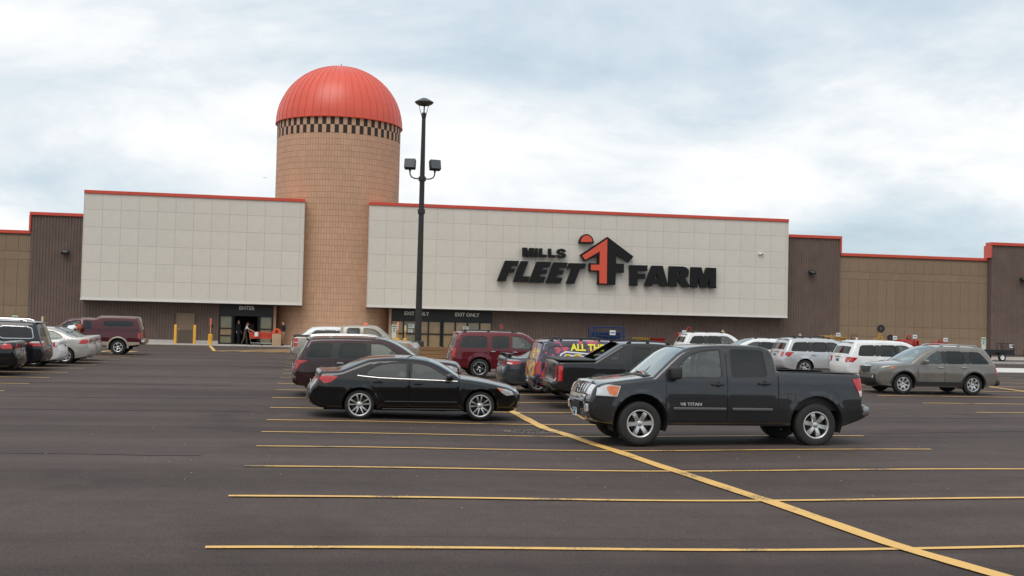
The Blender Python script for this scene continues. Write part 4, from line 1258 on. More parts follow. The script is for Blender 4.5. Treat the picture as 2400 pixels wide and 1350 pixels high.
tr, tb, _ = build_car(titan, 'pickup_truck', 'dark grey crew-cab pickup with bare bed, nearest vehicle, nose to the yellow stripe', 'pickup')
M_BADGE = mat('badge_silver', (.66, .66, .66), .3, .6)
for s in (-1, 1):   # shut lines: cab to bed, fender to bumper, fuel flap
    for nm_, pl_ in (('cab_gap', [(3.705, .46), (3.725, .46), (3.752, .95), (3.752, 1.42), (3.732, 1.42), (3.728, .95)]), ('bumper_gap', [(.12, .905), (.50, .905), (.50, .92), (.12, .92)])):
        Vg, Fg = side_mesh(Bt, densify(pl_, .06), [], .003, s, 9, .006); link(nm_, mesh(nm_, Vg, Fg, M_WELL), tr)
    fl_ = [(3.93, .86), (4.09, .86), (4.09, 1.03), (3.93, 1.03)]
    Vg, Fg = side_mesh(Bt, densify(fl_, .06), [inset(fl_, .008)], .003, s, 9, .004); link('fuel_flap_seam', mesh('fuel_flap_seam', Vg, Fg, M_WELL), tr)
# bed
b = MB(); b.box(3.80, 5.44, -.80, .80, .70, .74); b.box(3.80, 5.44, -.86, -.80, .70, 1.40); b.box(3.80, 5.44, .80, .86, .70, 1.40); b.box(3.77, 3.80, -.86, .86, .70, 1.42); b.box(5.42, 5.45, -.80, .80, .74, 1.40)
b.obj('bed_liner', M_PLAST, tr)
for s in (-1, 1):
    w = float(Bt.S([4.6], [1.41], [0])[0])
    MB().rbox(3.80, 5.44, min(s*(w-.10), s*(w+.006)), max(s*(w-.10), s*(w+.006)), 1.432, 1.45, .006, seg=1).obj('bed_rail_cap', M_PLAST, tr)
    for a, c in ((1.62, 2.68), (2.80, 3.62)):
        wy = float(Bt.S([2.2], [.74], [9])[0])
        MB().rbox(a, c, min(s*(wy-.002), s*(wy+.022)), max(s*(wy-.002), s*(wy+.022)), .69, .745, .016, seg=2).obj('side_moulding', mat('moulding_grey', (.10, .10, .105), .35, .3, coat=.4), tr, True)
    for hx, hz in ((2.50, 1.185), (3.45, 1.215)):
        wy = float(Bt.surf([(hx, hz)])[0])
        hb = MB().rbox(hx-.12, hx+.12, min(s*(wy+.014), s*(wy+.048)), max(s*(wy+.014), s*(wy+.048)), hz-.022, hz+.022, .014)
        hb.lathe([(0, -.004), (.055, -.004), (.062, .004), (.0, .004)], 16, 'y', (hx, s*(wy+.004), hz)); hb.obj('handle', M_PLAST, tr, True)
    wy = float(Bt.S([1.9], [.80], [9])[0])
    Vt, Ft = text_mesh('V8 TITAN', .083, .010, .001)
    Vt = [(v[0]*1.22, v[1], v[2]) for v in Vt]
    if s < 0: link('badge_lettering', mesh('badge_lettering', Vt, Ft, M_BADGE), tr, (1.97, -(wy+.010), .80))
    else: link('badge_lettering', mesh('badge_lettering', Vt, Ft, M_BADGE), tr, (1.97, wy+.010, .80), (0, 0, math.pi))
    # fuel flap seam and bumper end
    MB().rbox(5.16, 5.66, min(s*.80, s*.965), max(s*.80, s*.965), .60, .80, .05, seg=3).obj('bumper_end', M_CHROME if False else mat('bumper_steel', (.33, .33, .33), .25, .9), tr, True)
# emblem: ring with a bar
e = cap_at(Bt, 1.04, 0, False, .05)
ring = [Vector((e.x, math.cos(q)*.082, 1.04+math.sin(q)*.082)) for q in [2*math.pi*k/24 for k in range(24)]]
eb = MB().tube(ring, .013, 6, closed=True); eb.rbox(e.x-.014, e.x+.012, -.10, .10, 1.018, 1.062, .006, seg=1); eb.obj('grille_emblem', M_CHROME, tr, True)
p = cap_at(Bt, .56, 0, False, .05)
po = MB().rbox(p.x-.02, p.x-.008, -.155, .155, .50, .66, .004, seg=1).obj('licence_plate', M_PLATE, tr)
MB().box(p.x-.0235, p.x-.0205, -.15, .15, .615, .655).obj('plate_band', M_PLATEB, po); Vt, Ft = text_mesh('601', .10, .003, .003)
link('plate_print', mesh('plate_print', [(v[1], -v[0], v[2]) for v in Vt], Ft, M_INK), po, (p.x-.023, 0, .56))
# wipers
wsi = [i for i, t in enumerate(Bt.tags) if t == 'ws']
for u0, u1 in ((-.05, .42), (-.62, -.12)):
    k0, k1 = wsi[1], wsi[max(2, len(wsi)//6)]
    MB().tube([Vector(cap_point(Bt, k0, u0, .02)), Vector(cap_point(Bt, (k0+k1)//2, (u0+u1)/2, .022)), Vector(cap_point(Bt, k1, u1, .014))], .008, 6).obj('wiper', M_PLAST, tr)
MB().box(1.10, 1.27, -.72, .72, 1.30, 1.328).obj('cowl_vent', M_PLAST, tr)
b = MB(); b.box(.30, 1.3, -.62, .62, .36, .52); b.tube([(.98, -.8, .43), (.98, .8, .43)], .05, 8); b.tube([(4.531, -.8, .43), (4.531, .8, .43)], .06, 8); b.lathe([(0, -.13), (.12, -.12), (.15, 0), (.12, .12), (0, .13)], 12, 'x', (4.531, 0, .43)); b.tube([(3.6, .3, .45), (5.3, .5, .5)], .04, 8)
b.obj('axles', M_WELL, tr, True)
place(tr, 6.37-.98*1.012, 22.36, 'L', 1.012, 0.0)

# --------------------------------------------------------------- black sedan
P_BLK = paint('black', (.0035, .0035, .0036), .0, .3)
o = [(.22, .20, 'front'), (.07, .24), (.02, .36), (0, .50), (.03, .58), (.10, .66), (.22, .725), (.36, .775, 'hood'), (.75, .865), (1.15, .925), (1.42, .955, 'ws'), (1.42, .955, 'ws'), (1.72, 1.145), (2.02, 1.30, 'roof'), (2.30, 1.372), (2.70, 1.40), (3.15, 1.392), (3.50, 1.352, 'bl'), (3.50, 1.352, 'bl'), (3.82, 1.235), (4.14, 1.095, 'deck'), (4.40, 1.085), (4.60, 1.07, 'rear'), (4.655, 1.03), (4.64, .93), (4.70, .82), (4.80, .71), (4.86, .58), (4.85, .42), (4.76, .32), (4.55, .25)]
prof = [(.15, .90), (.3, .955), (.46, .975), (.62, .985), (.72, 1.0), (.84, .99), (.92, .972), (.97, .95), (1.12, .875), (1.3, .775), (1.5, .66)]
Bs = Body(o, .92, prof, .215, [(.95, .345, .395), (3.716, .345, .395)], cf=.26, lf=.9, cr=.16, lr=.75, r=.085, flare=.018)
w1 = [(1.56, .905), (1.84, 1.075), (2.02, 1.185), (2.22, 1.268), (2.40, 1.30), (2.54, 1.308), (2.57, .94)]
w2 = [(2.65, .945), (2.65, 1.31), (2.95, 1.305), (3.22, 1.265), (3.42, 1.20), (3.56, 1.10), (3.56, 1.0), (3.48, .98)]
d1 = [(1.45, .29), (1.45, .86), (1.56, .935), (1.78, 1.11), (1.98, 1.235), (2.20, 1.318), (2.42, 1.345), (2.60, 1.35), (2.605, .29)]
d2 = [(2.612, .29), (2.608, 1.352), (2.95, 1.345), (3.25, 1.305), (3.47, 1.235), (3.62, 1.13), (3.62, .98), (3.52, .82), (3.36, .68), (3.25, .48), (3.22, .29)]
sed = dict(body=Bs, paint=P_BLK, grid=.085, doors=[dict(poly=d1, win=[rounded(w1, 1, .08)], glass=G_CLEAR, handle=(2.40, .835)), dict(poly=d2, win=[rounded(w2, 1, .08)], glass=G_CLEAR, handle=(3.32, .865))],
    wheel=(.338, .252, .225, 'thin', 10), seats=[(2.35, 'front'), (3.2, 'rear')], seat_z=.30, dash=(1.72, .91), steer=1, g_bl=G_MID, glass_u={'ws': .95, 'bl': .88},
    flank=[('tail_light', [(4.22, .975), (4.58, .99), (4.63, .92), (4.52, .81), (4.36, .85)], M_TAIL), ('headlight', [(.14, .595), (.20, .675), (.34, .725), (.56, .765), (.47, .66), (.34, .58)], M_HEAD), ('corner_lamp', [(.44, .685), (.47, .735), (.575, .768), (.50, .69)], M_AMBER)],
    nose=[('headlight', [(.66, .58, .65), (.85, .56, .68), (.985, .58, .68)], M_HEAD, False, .01), ('grille', [(-.5, .50, .61), (.5, .50, .61)], M_PLAST, False, .008), ('grille_bar', [(-.55, .615, .64), (.55, .615, .64)], M_CHROME, False, .012),
          ('lower_intake', [(-.6, .30, .42), (.6, .30, .42)], M_PLAST, False, .008), ('fog_lamp', [(.82, .36, .43), (.92, .36, .43)], M_HEAD, False, .012),
          ('tail_light', [(.62, .84, .97), (.985, .83, .985)], M_TAIL, True, .01), ('chrome_strip', [(-.62, .94, .975), (.62, .94, .975)], M_CHROME, True, .012)],
    mirror=(1.70, .92, P_BLK, (.16, .22, .15)), plate=[(.76, True)])
sd, sb, _ = build_car(sed, 'sedan', 'glossy black four-door sedan with ten-spoke alloy wheels beside the yellow stripe', 'sedan')
for s in (-1, 1):
    Pn = [(x, s*(float(Bs.surf([(x, z)])[0])+.006), z) for x, z in ((1.50, .90), (1.9, .915), (2.3, .925), (2.8, .938), (3.3, .955), (3.66, .985), (3.78, 1.0))]
    MB().tube(Pn, .014, 6).obj('chrome_strip', mat('bright_trim', (.85, .85, .85), .38, .9), sd, True)
    Pn = [(x, s*(float(Bs.S([x], [.255], [9])[0])+.012), .25) for x in (1.42, 2.0, 2.6, 3.2)]
    MB().tube(Pn, .022, 8).obj('side_skirt', P_BLK, sd, True)
    Pn = [(x, s*(float(Bs.S([x], [.42], [9])[0])+.004), .42) for x in (1.5, 2.1, 2.7, 3.15)]
    MB().tube(Pn, .014, 6).obj('side_moulding', P_BLK, sd, True)
w = .70
iq = min(range(len(Bs.up)), key=lambda k: abs(Bs.up[k][0]-4.56)+abs(Bs.up[k][1]-1.07))
MB().tube([Vector(cap_point(Bs, iq, u, .006)) for u in (-.93, -.7, -.35, 0, .35, .7, .93)], .016, 6).obj('trunk_lip', P_BLK, sd, True)
place(sd, 4.06+.95*1.01, 27.50, 'R', 1.01)
# --------------------------------------------------------------- other vehicles
def decal(B, V, F, x0, z0, sgn, off, m, par, name='printed_lettering'):
    P2 = [((x0-v[0]) if sgn > 0 else (x0+v[0]), z0+v[2]) for v in V]
    y = B.surf(P2)
    W_ = [(p[0], sgn*(yy+off-v[1]*.6), p[1]) for p, yy, v in zip(P2, y, V)]
    return link(name, mesh(name, W_, F, m), par)
def flank_decal(B, poly, sgn, off, m, par, name='printed_band', holes=[]):
    V, F = side_mesh(B, densify(poly, .06), holes, off, sgn, .1, .004)
    return link(name, mesh(name, V, F, m, True, 30), par)
def fronts(sp, hz, lamp=(.60, .985), g=.5, low=True, gm=None, amber=True):
    """ordinary nose: lamps on the corners, grille and intake between"""
    B = sp['body']
    sp.setdefault('nose', []); sp.setdefault('flank', [])
    sp['nose'] += [('headlight', [(lamp[0], hz-.26, hz-.14), ((lamp[0]+lamp[1])/2, hz-.28, hz-.10), (lamp[1], hz-.27, hz-.11)], M_HEAD, False, .01),
                   ('grille', [(-g, hz-.30, hz-.10), (0, hz-.32, hz-.09), (g, hz-.30, hz-.10)], M_PLAST, False, .008),
                   ('grille_bar', [(-g, hz-.215, hz-.185), (g, hz-.215, hz-.185)], gm or M_CHROME, False, .014)]
    if low: sp['nose'].append(('lower_intake', [(-.62, .38, .52), (.62, .38, .52)], M_PLAST, False, .008))
    sp['flank'] += [('headlight', [(.10, hz-.26), (.12, hz-.14), (.30, hz-.08), (.52, hz-.06), (.42, hz-.19), (.26, hz-.27)], M_HEAD)]
    if amber: sp['flank'].append(('corner_lamp', [(.36, hz-.16), (.38, hz-.10), (.54, hz-.055), (.45, hz-.15)], M_AMBER))
    return sp
def lower_clad(sp, root, zt, m):
    """dark plastic sill strip on both flanks"""
    B = sp['body']; xs = sorted(a[0] for a in B.arches); Ra = B.arches[0][2]
    for s in (-1, 1):
        flank_decal(B, [(xs[0]+Ra+.02, B.sill+.01), (xs[1]-Ra-.02, B.sill+.01), (xs[1]-Ra-.02, zt), (xs[0]+Ra+.02, zt)], s, .012, m, root, 'sill_cladding')
def spoiler(sp, root, m, x, z, w=.6, d=.22):
    MB().rbox(x-d, x+.06, -w, w, z-.035, z, .015).obj('roof_spoiler', m, root, True)
def cross_bars(B, root, xs):
    for x in xs:
        i = min(range(len(B.up)), key=lambda k: abs(B.up[k][0]-x)+(0 if B.tags[k] == 'roof' else 9)); p = cap_point(B, i, 0)
        w = B.Se[i]*.78; MB().rbox(x-.03, x+.03, -w, w, p[2]+.05, p[2]+.075, .01).add(*MB().box(x-.03, x+.03, -w-.03, -w+.03, p[2]-.06, p[2]+.07).box(x-.03, x+.03, w-.03, w+.03, p[2]-.06, p[2]+.07).__dict__.values()).obj('roof_bar', M_PLAST, root, True)

# brown-maroon family SUV
P1 = paint('brown_maroon', (.036, .0135, .0145), .35)
s = suv_spec(L=5.0, H=1.79, W=.985, wb=2.86, xf=.95, hz=1.08, cx=1.30, cz=1.17, rx=2.2, tx=4.52, bx=4.86, belt=1.14, B_=2.80, C_=3.78, a0=1.72, d1=4.50, d0=4.66, R=.385, rr=.25, spokes=('vee', 5), pm=P1, grid=.11)
s['flank'] = [('tail_light', [(4.60, 1.08), (4.66, 1.10), (4.92, 1.11), (4.95, .82), (4.90, .84), (4.82, .99)], M_TAIL)]
s['nose'] = [('tail_light', [(.80, .80, 1.10), (.985, .80, 1.11)], M_TAIL, True, .01), ('tail_clear', [(.83, .84, 1.0), (.89, .84, 1.0)], M_TAILW, True, .016)]
s['handle_m'] = M_CHROME; s['rails'] = (2.35, 4.55, .93, mat('rail_silver', (.62, .62, .62), .3, .8))
fronts(s, 1.08); r, bb, B = build_car(s, 'suv', 'brown-maroon SUV with silver roof rails directly behind the black sedan', 'SUV')
spoiler(s, r, P1, 4.60, 1.735, .62)
MB().rbox(4.80, 5.03, -.90, .90, .40, .66, .09, seg=3).obj('rear_bumper', P1, r, True)
place(r, -.29+5.0*.925, 32.95, 'R', .925)

# tan pickup
P2_ = paint('tan_silver', (.36, .325, .275), .35)
o = [(.16, .50, 'front'), (.03, .56), (0, .75), (.02, .98), (.06, 1.08), (.20, 1.16, 'hood'), (.7, 1.22), (1.30, 1.27, 'ws'), (1.30, 1.27, 'ws'), (1.62, 1.55), (1.95, 1.83, 'roof'), (2.2, 1.905), (2.8, 1.925), (3.35, 1.91), (3.52, 1.86), (3.60, 1.75, 'bl'), (3.66, 1.45, 'bl'), (3.67, 1.38, 'bed'), (3.67, 1.38, 'bed'), (5.72, 1.37), (5.79, 1.36, 'rear'), (5.82, 1.3), (5.83, .80), (5.90, .78), (5.91, .60), (5.82, .55)]
prof = [(.3, .93), (.5, .98), (.8, 1.0), (1.15, .99), (1.28, .97), (1.36, .95), (1.65, .87), (1.88, .79), (2.1, .75)]
Bf = Body(o, 1.0, prof, .45, [(1.0, .42, .48), (4.68, .42, .48)], cf=.17, lf=.7, cr=.05, lr=.4, r=.075, flare=.02)
w1 = [(1.62, 1.29), (1.80, 1.52), (2.02, 1.71), (2.2, 1.79), (2.62, 1.815), (2.62, 1.28)]; w2 = [(2.80, 1.30), (2.80, 1.815), (3.36, 1.80), (3.42, 1.30)]
f = dict(body=Bf, paint=P2_, grid=.13, doors=[dict(poly=door_poly(w1, 1.48, 2.70, .55, 1.27), win=[rounded(w1, 1, .1)], glass=G_CLEAR, handle=(2.52, 1.15)), dict(poly=door_poly(w2, 2.71, 3.54, .55, 1.27), win=[rounded(w2, 1, .1)], glass=G_MID)],
    wheel=(.40, .235, .26, 'single', 7), seats=[(2.35, 'front'), (3.1, 'rear')], seat_z=.68, dash=(1.7, 1.25), glass_u={'ws': .95, 'bl': .75, 'bed': .88}, bl_z=(1.45, 1.8), seat_m=M_SEATL,
    flank=[('tail_light', [(5.62, 1.28), (5.80, 1.28), (5.80, .92), (5.70, .90), (5.62, 1.0)], M_TAIL), ('tail_clear', [(5.615, 1.11), (5.80, 1.11), (5.80, 1.075), (5.615, 1.075)], M_TAILW)], nose=[('tail_light', [(.86, .92, 1.28), (.985, .92, 1.28)], M_TAIL, True, .01), ('step_bumper', [(-.98, .60, .78), (.98, .60, .78)], M_CHROME, True, .01)], mirror=(1.74, 1.28, P2_, (.15, .22, .22)), plate=[(.70, True)])
fronts(f, 1.19, lamp=(.66, .985), g=.6, gm=M_CHROME)
r, bb, B = build_car(f, 'pickup_truck', 'tan pickup behind the brown-maroon SUV, orange beacon on its roof', 'pickup')
MB().box(3.72, 5.74, -.80, .80, .72, .76).obj('bed_floor', M_PLAST, r)
for q in (-1, 1): MB().rbox(3.7, 5.8, min(q*.82, q*.955), max(q*.82, q*.955), 1.385, 1.415, .01, seg=1).obj('bed_rail_cap', M_PLAST, r)
MB().rbox(5.70, 5.85, -.95, .95, 1.36, 1.42, .015).obj('tailgate_cap', M_PLAST, r)
b = MB(); b.lathe([(0, 0), (.12, 0), (.12, .05), (.10, .09), (.04, .11), (0, .11)], 16, 'z', (2.5, .0, 1.94)); b.obj('beacon', mat('beacon_orange', (.75, .10, .03), .3, coat=1), r, True)
place(r, -.55+5.9*.905, 49.6, 'R', .905, xc=2.9)

# white crossover hidden behind the tan pickup
PW = paint('white', (.74, .74, .73), 0.0, .3)
s = suv_spec(L=4.8, H=1.66, W=.95, tx=3.75, bx=4.55, rx=2.15, belt=1.05, hz=.98, cz=1.07, R=.36, d1=3.7, d0=4.1, C_=3.45, pm=PW, dark=False, grid=.16)
s['flank'] = [('tail_light', [(4.45, 1.0), (4.70, .98), (4.72, .80), (4.55, .84)], M_TAIL)]
fronts(s, .98); r, bb, B = build_car(s, 'crossover', 'white crossover mostly hidden behind the tan pickup', 'car')
place(r, -.62+4.8*.97, 54.6, 'R', .97)

# red full-size SUV
PR = paint('deep_red', (.115, .0085, .0145), .3)
def big_suv(pm, grid=.12):
    return suv_spec(L=5.13, H=1.92, W=1.0, wb=2.95, xf=.98, hz=1.13, cx=1.25, cz=1.23, rx=1.98, tx=4.80, bx=5.02, belt=1.22, sill=.40, R=.405, rr=.265, spokes=('vee', 5), B_=2.62, C_=3.52, a0=1.56, d1=4.66, d0=4.78, pm=pm, grid=grid, r=.08, cr=.08, ar=.07, black_pillars=False)
s = big_suv(PR)
s['flank'] = [('tail_light', [(4.93, 1.24), (5.05, 1.23), (5.09, .84), (4.95, .86)], M_TAIL)]
s['nose'] = [('tail_light', [(.87, .84, 1.24), (.985, .84, 1.24)], M_TAIL, True, .01)]
s['rim_m'] = mat('dark_chrome', (.42, .42, .42), .15, 1.0); s['rim_key'] = 1; s['handle_m'] = M_CHROME; s['rails'] = (2.2, 4.7, .9, M_PLAST); s['seat_m'] = M_SEATL
s['mirror'] = (1.68, 1.22, M_CHROME, (.15, .22, .2))
fronts(s, 1.13); r, bb, B = build_car(s, 'suv', 'deep red full-size SUV with chrome wheels by the lamp post', 'SUV')
spoiler(s, r, PR, 4.88, 1.865, .66)
MB().rbox(4.98, 5.18, -.92, .92, .52, .78, .06).obj('rear_bumper', PR, r, True)
place(r, 6.36+(.98+2.95-.0)*.885, 42.95, 'R', .885)

# dark grey sedan with rear wing
PG2 = paint('slate_grey', (.055, .062, .072), .45)
s = sedan_spec(L=4.86, H=1.47, W=.915, wb=2.775, xf=.95, dx=4.05, dz=1.08, tz=1.10, bx=3.35, C_=3.5, pm=PG2, R=.335, rr=.225, grid=.12)
s['flank'] = [('tail_light', [(4.22, .965), (4.45, 1.0), (4.72, 1.0), (4.74, .88), (4.50, .87)], M_TAIL), ('tail_clear', [(4.55, .93), (4.72, .95), (4.73, .91), (4.58, .895)], M_TAILW)]
s['nose'] = [('tail_light', [(.64, .86, .99), (.985, .85, 1.0)], M_TAIL, True, .01), ('chrome_strip', [(-.5, .92, .96), (.5, .92, .96)], M_CHROME, True, .014)]
fronts(s, .83); r, bb, B = build_car(s, 'sedan', 'slate grey sedan with a trunk wing beside the deep red SUV', 'sedan')
wg = MB(); Pn = [(4.66-.06*abs(q), q*.72, 1.23-.03*q*q) for q in (-1, -.6, 0, .6, 1)]
for k in range(4):
    a, c = Vector(Pn[k]), Vector(Pn[k+1]); wg.add([a+Vector((-.12, 0, .0)), c+Vector((-.12, 0, .0)), c+Vector((.10, 0, .02)), a+Vector((.10, 0, .02)), a+Vector((-.12, 0, -.025)), c+Vector((-.12, 0, -.025)), c+Vector((.10, 0, -.01)), a+Vector((.10, 0, -.01))], [(0, 1, 2, 3), (7, 6, 5, 4), (3, 2, 6, 7), (0, 4, 5, 1)])
for q in (-.62, .62): wg.rbox(4.55, 4.70, q-.03, q+.03, 1.08, 1.21, .02)
wg.obj('rear_wing', PG2, r, True)
place(r, 6.02+4.86*.97, 35.85, 'R', .97)

# full-size SUV with printed wrap
def wrap_material(name, base, c1, c2, sc, p1, p2):
    m = bpy.data.materials.new(name); m.use_nodes = True; t = m.node_tree; b_ = t.nodes['Principled BSDF']
    tcn = t.nodes.new('ShaderNodeTexCoord'); n = t.nodes.new('ShaderNodeTexNoise'); n.inputs['Scale'].default_value = sc; n.inputs['Detail'].default_value = 3; n.inputs['Distortion'].default_value = 1.2
    t.links.new(tcn.outputs['Object'], n.inputs['Vector'])
    rp = t.nodes.new('ShaderNodeValToRGB'); rp.color_ramp.interpolation = 'EASE'; e = rp.color_ramp.elements
    e[0].position = p1; e[0].color = (*base, 1); e[1].position = p1+.04; e[1].color = (*c1, 1); x = e.new(p2); x.color = (*c1, 1); x = e.new(p2+.04); x.color = (*c2, 1)
    t.links.new(n.outputs['Fac'], rp.inputs[0]); t.links.new(rp.outputs[0], b_.inputs['Base Color']); b_.inputs['Roughness'].default_value = .35; b_.inputs['Coat Weight'].default_value = .8
    return m
M_WRAP = wrap_material('purple_wrap', (.022, .019, .030), (.06, .03, .11), (.52, .05, .06), 3.4, .48, .57)
M_FLAME = wrap_material('flame_wrap', (.03, .03, .09), (.42, .04, .02), (.60, .44, .03), 5.0, .40, .50)
PB = paint('black_gloss', (.012, .012, .014), .0)
s = big_suv(M_WRAP, .11)
for d in s['doors']: d['glass'] = M_WRAP if d is s['doors'][1] else G_DARK
for w_ in s['wins']: w_['glass'] = M_WRAP
s['g_bl'] = M_FLAME
s['flank'] = [('tail_light', [(4.93, 1.24), (5.05, 1.23), (5.09, .80), (4.95, .82)], M_TAIL)]
s['nose'] = [('tail_light', [(.87, .80, 1.24), (.985, .80, 1.24)], M_TAIL, True, .01), ('printed_tailgate', [(-.82, .70, 1.22), (.82, .70, 1.22)], M_FLAME, True, .004)]
s['rails'] = (2.2, 4.7, .9, mat('rail_dark', (.03, .03, .03), .3, .5)); s['mirror'] = (1.68, 1.22, PB, (.15, .22, .2))
s['handle_m'] = M_PLAST; s['plate'] = [(.62, True)]
fronts(s, 1.13); r, bb, B = build_car(s, 'suv', 'SUV in a purple printed wrap reading ALL THE in yellow', 'SUV')
spoiler(s, r, PB, 4.88, 1.865, .66); cross_bars(B, r, (2.9, 4.2))
MB().rbox(4.98, 5.18, -.92, .92, .50, .74, .06).obj('rear_bumper', PB, r, True)
M_DY = mat('decal_yellow', (.80, .72, .03), .4, coat=.5); M_DW = mat('decal_white', (.75, .75, .8), .4, coat=.5); M_DB = mat('decal_navy', (.03, .03, .14), .4, coat=.5); M_DR = mat('decal_red', (.5, .03, .05), .4, coat=.5)
Vt, Ft = text_mesh('ALL THE', .30, .006, .012)
decal(B, Vt, Ft, 3.36, 1.70, 1, .012, M_DY, r)
flank_decal(B, [(4.52, .95), (4.28, 1.50), (4.1, 1.58), (2.9, 1.50), (2.9, .95)], 1, .008, M_DW, r)
flank_decal(B, [(4.46, .95), (4.24, 1.465), (4.1, 1.535), (2.95, 1.465), (2.95, .95)], 1, .011, M_DB, r)
flank_decal(B, [(4.38, .95), (4.20, 1.42), (4.1, 1.475), (3.0, 1.41), (3.0, .95)], 1, .014, M_DW, r)
Vt, Ft = text_mesh('KC', .80, .006, .05); decal(B, Vt, Ft, 3.60, 1.13, 1, .018, M_DY, r)
Vt, Ft = text_mesh('KC', .80, .006, .012); decal(B, Vt, Ft, 3.60, 1.13, 1, .022, M_DR, r)
place(r, 6.50+5.13*.88, 33.25, 'R', .88)

# black sport-utility truck with sloping sail panels
PA = paint('black_soft', (.016, .0158, .016), .1, .38)
o = [(.16, .48, 'front'), (.03, .54), (0, .72), (.02, .96), (.06, 1.06), (.20, 1.14, 'hood'), (.7, 1.19), (1.28, 1.24, 'ws'), (1.28, 1.24, 'ws'), (1.62, 1.55), (1.95, 1.82, 'roof'), (2.2, 1.90), (2.9, 1.925), (3.45, 1.905), (3.62, 1.87, 'bed'), (3.62, 1.87, 'bed'), (4.40, 1.40, 'bed'), (4.44, 1.37, 'deck'), (4.44, 1.37, 'deck'), (5.46, 1.345), (5.52, 1.335, 'rear'), (5.55, 1.27), (5.56, .80), (5.62, .78), (5.63, .60), (5.55, .54)]
prof = [(.3, .93), (.5, .98), (.8, 1.0), (1.15, .99), (1.26, .97), (1.36, .95), (1.65, .87), (1.88, .80), (2.1, .76)]
Ba = Body(o, 1.0, prof, .43, [(.98, .42, .48), (4.28, .42, .48)], cf=.17, lf=.7, cr=.06, lr=.4, r=.07, flare=.02)
w1 = [(1.62, 1.26), (1.80, 1.50), (2.02, 1.70), (2.2, 1.79), (2.60, 1.81), (2.60, 1.25)]; w2 = [(2.76, 1.26), (2.76, 1.81), (3.30, 1.80), (3.36, 1.27)]
w3 = [(3.72, 1.42), (3.68, 1.66), (3.74, 1.69), (4.08, 1.46), (4.06, 1.42)]
s = dict(body=Ba, paint=PA, grid=.11, doors=[dict(poly=door_poly(w1, 1.46, 2.67, .52, 1.24), win=[rounded(w1, 1, .1)], glass=G_MID, handle=(2.5, 1.12)), dict(poly=door_poly(w2, 2.68, 3.48, .52, 1.24), win=[rounded(w2, 1, .1)], glass=G_DARK, handle=(3.3, 1.12))], wins=[dict(poly=rounded(w3, 2, .2), glass=G_MID)],
    wheel=(.40, .25, .26, 'vee', 5), seats=[(2.35, 'front'), (3.1, 'rear')], seat_z=.66, dash=(1.7, 1.22), glass_u={'ws': .95, 'bed': .84}, sharp=28,
    flank=[('tail_light', [(5.40, 1.24), (5.525, 1.24), (5.535, .78), (5.42, .80)], M_TAIL)], nose=[('tail_light', [(.86, .78, 1.24), (.985, .78, 1.24)], M_TAIL, True, .01), ('step_bumper', [(-.98, .58, .76), (.98, .58, .76)], M_PLAST, True, .01)], mirror=(1.74, 1.25, PA, (.15, .22, .2)), rails=(2.1, 3.5, .9, M_PLAST), plate=[(.68, True)], rim_key=0)
fronts(s, 1.15); r, bb, B = build_car(s, 'pickup_truck', 'black pickup with sloping sail panels and covered bed behind the grey pickup', 'pickup')
MB().box(3.50, 3.53, -.78, .78, 1.30, 1.86).obj('rear_window', G_DARK, r); MB().box(3.45, 4.5, -.82, .82, 1.25, 1.30).obj('bed_panel', M_PLAST, r)
MB().rbox(4.40, 5.54, -.93, .93, 1.385, 1.425, .02).obj('bed_cover', mat('cover_grey', (.045, .044, .044), .6), r, True)
ha = MB().rbox(5.555, 5.59, -.14, .14, 1.12, 1.22, .02); ha.obj('tailgate_handle', M_PLAST, r, True)
b = MB().rbox(5.55, 5.72, -.95, .95, .58, .78, .05); b.obj('rear_bumper', PA, r, True); MB().box(5.45, 5.75, -.06, .06, .42, .50).obj('tow_hitch', M_IRON, r)
place(r, 6.40+5.72*.91, 30.5, 'R', .91, xc=2.8)

# right-hand row ------------------------------------------------------------
s = suv_spec(L=4.8, H=1.80, W=.94, wb=2.79, tx=4.30, bx=4.62, belt=1.17, hz=1.10, cz=1.20, rx=1.95, R=.39, sill=.36, d1=4.1, d0=4.35, B_=2.55, C_=3.4, pm=PW, grid=.16)
s['flank'] = [('tail_light', [(4.50, 1.10), (4.68, 1.10), (4.72, .80), (4.60, .80)], M_TAIL)]; s['rails'] = (2.2, 4.2, .88, M_PLAST)
fronts(s, 1.10); r, bb, B = build_car(s, 'suv', 'white boxy SUV with black roof rails, leftmost of the white cars, before the brown wall', 'SUV')
spoiler(s, r, PW, 4.42, 1.755, .62, .26); place(r, 19.15+4.8*.95, 58.0, 'R', .95)

s = suv_spec(L=4.80, H=1.61, W=.95, wb=2.78, tx=4.05, bx=4.6, belt=1.05, hz=.98, cz=1.07, cx=1.22, rx=2.2, R=.365, d1=3.98, d0=4.20, C_=3.42, pm=PW, grid=.16)
s['rails'] = (2.4, 4.0, .86, M_PLAST); fronts(s, .98)
r, bb, B = build_car(s, 'crossover', 'low white crossover facing left between two other white SUVs', 'car'); place(r, 18.9, 52.8, 'L', .93)

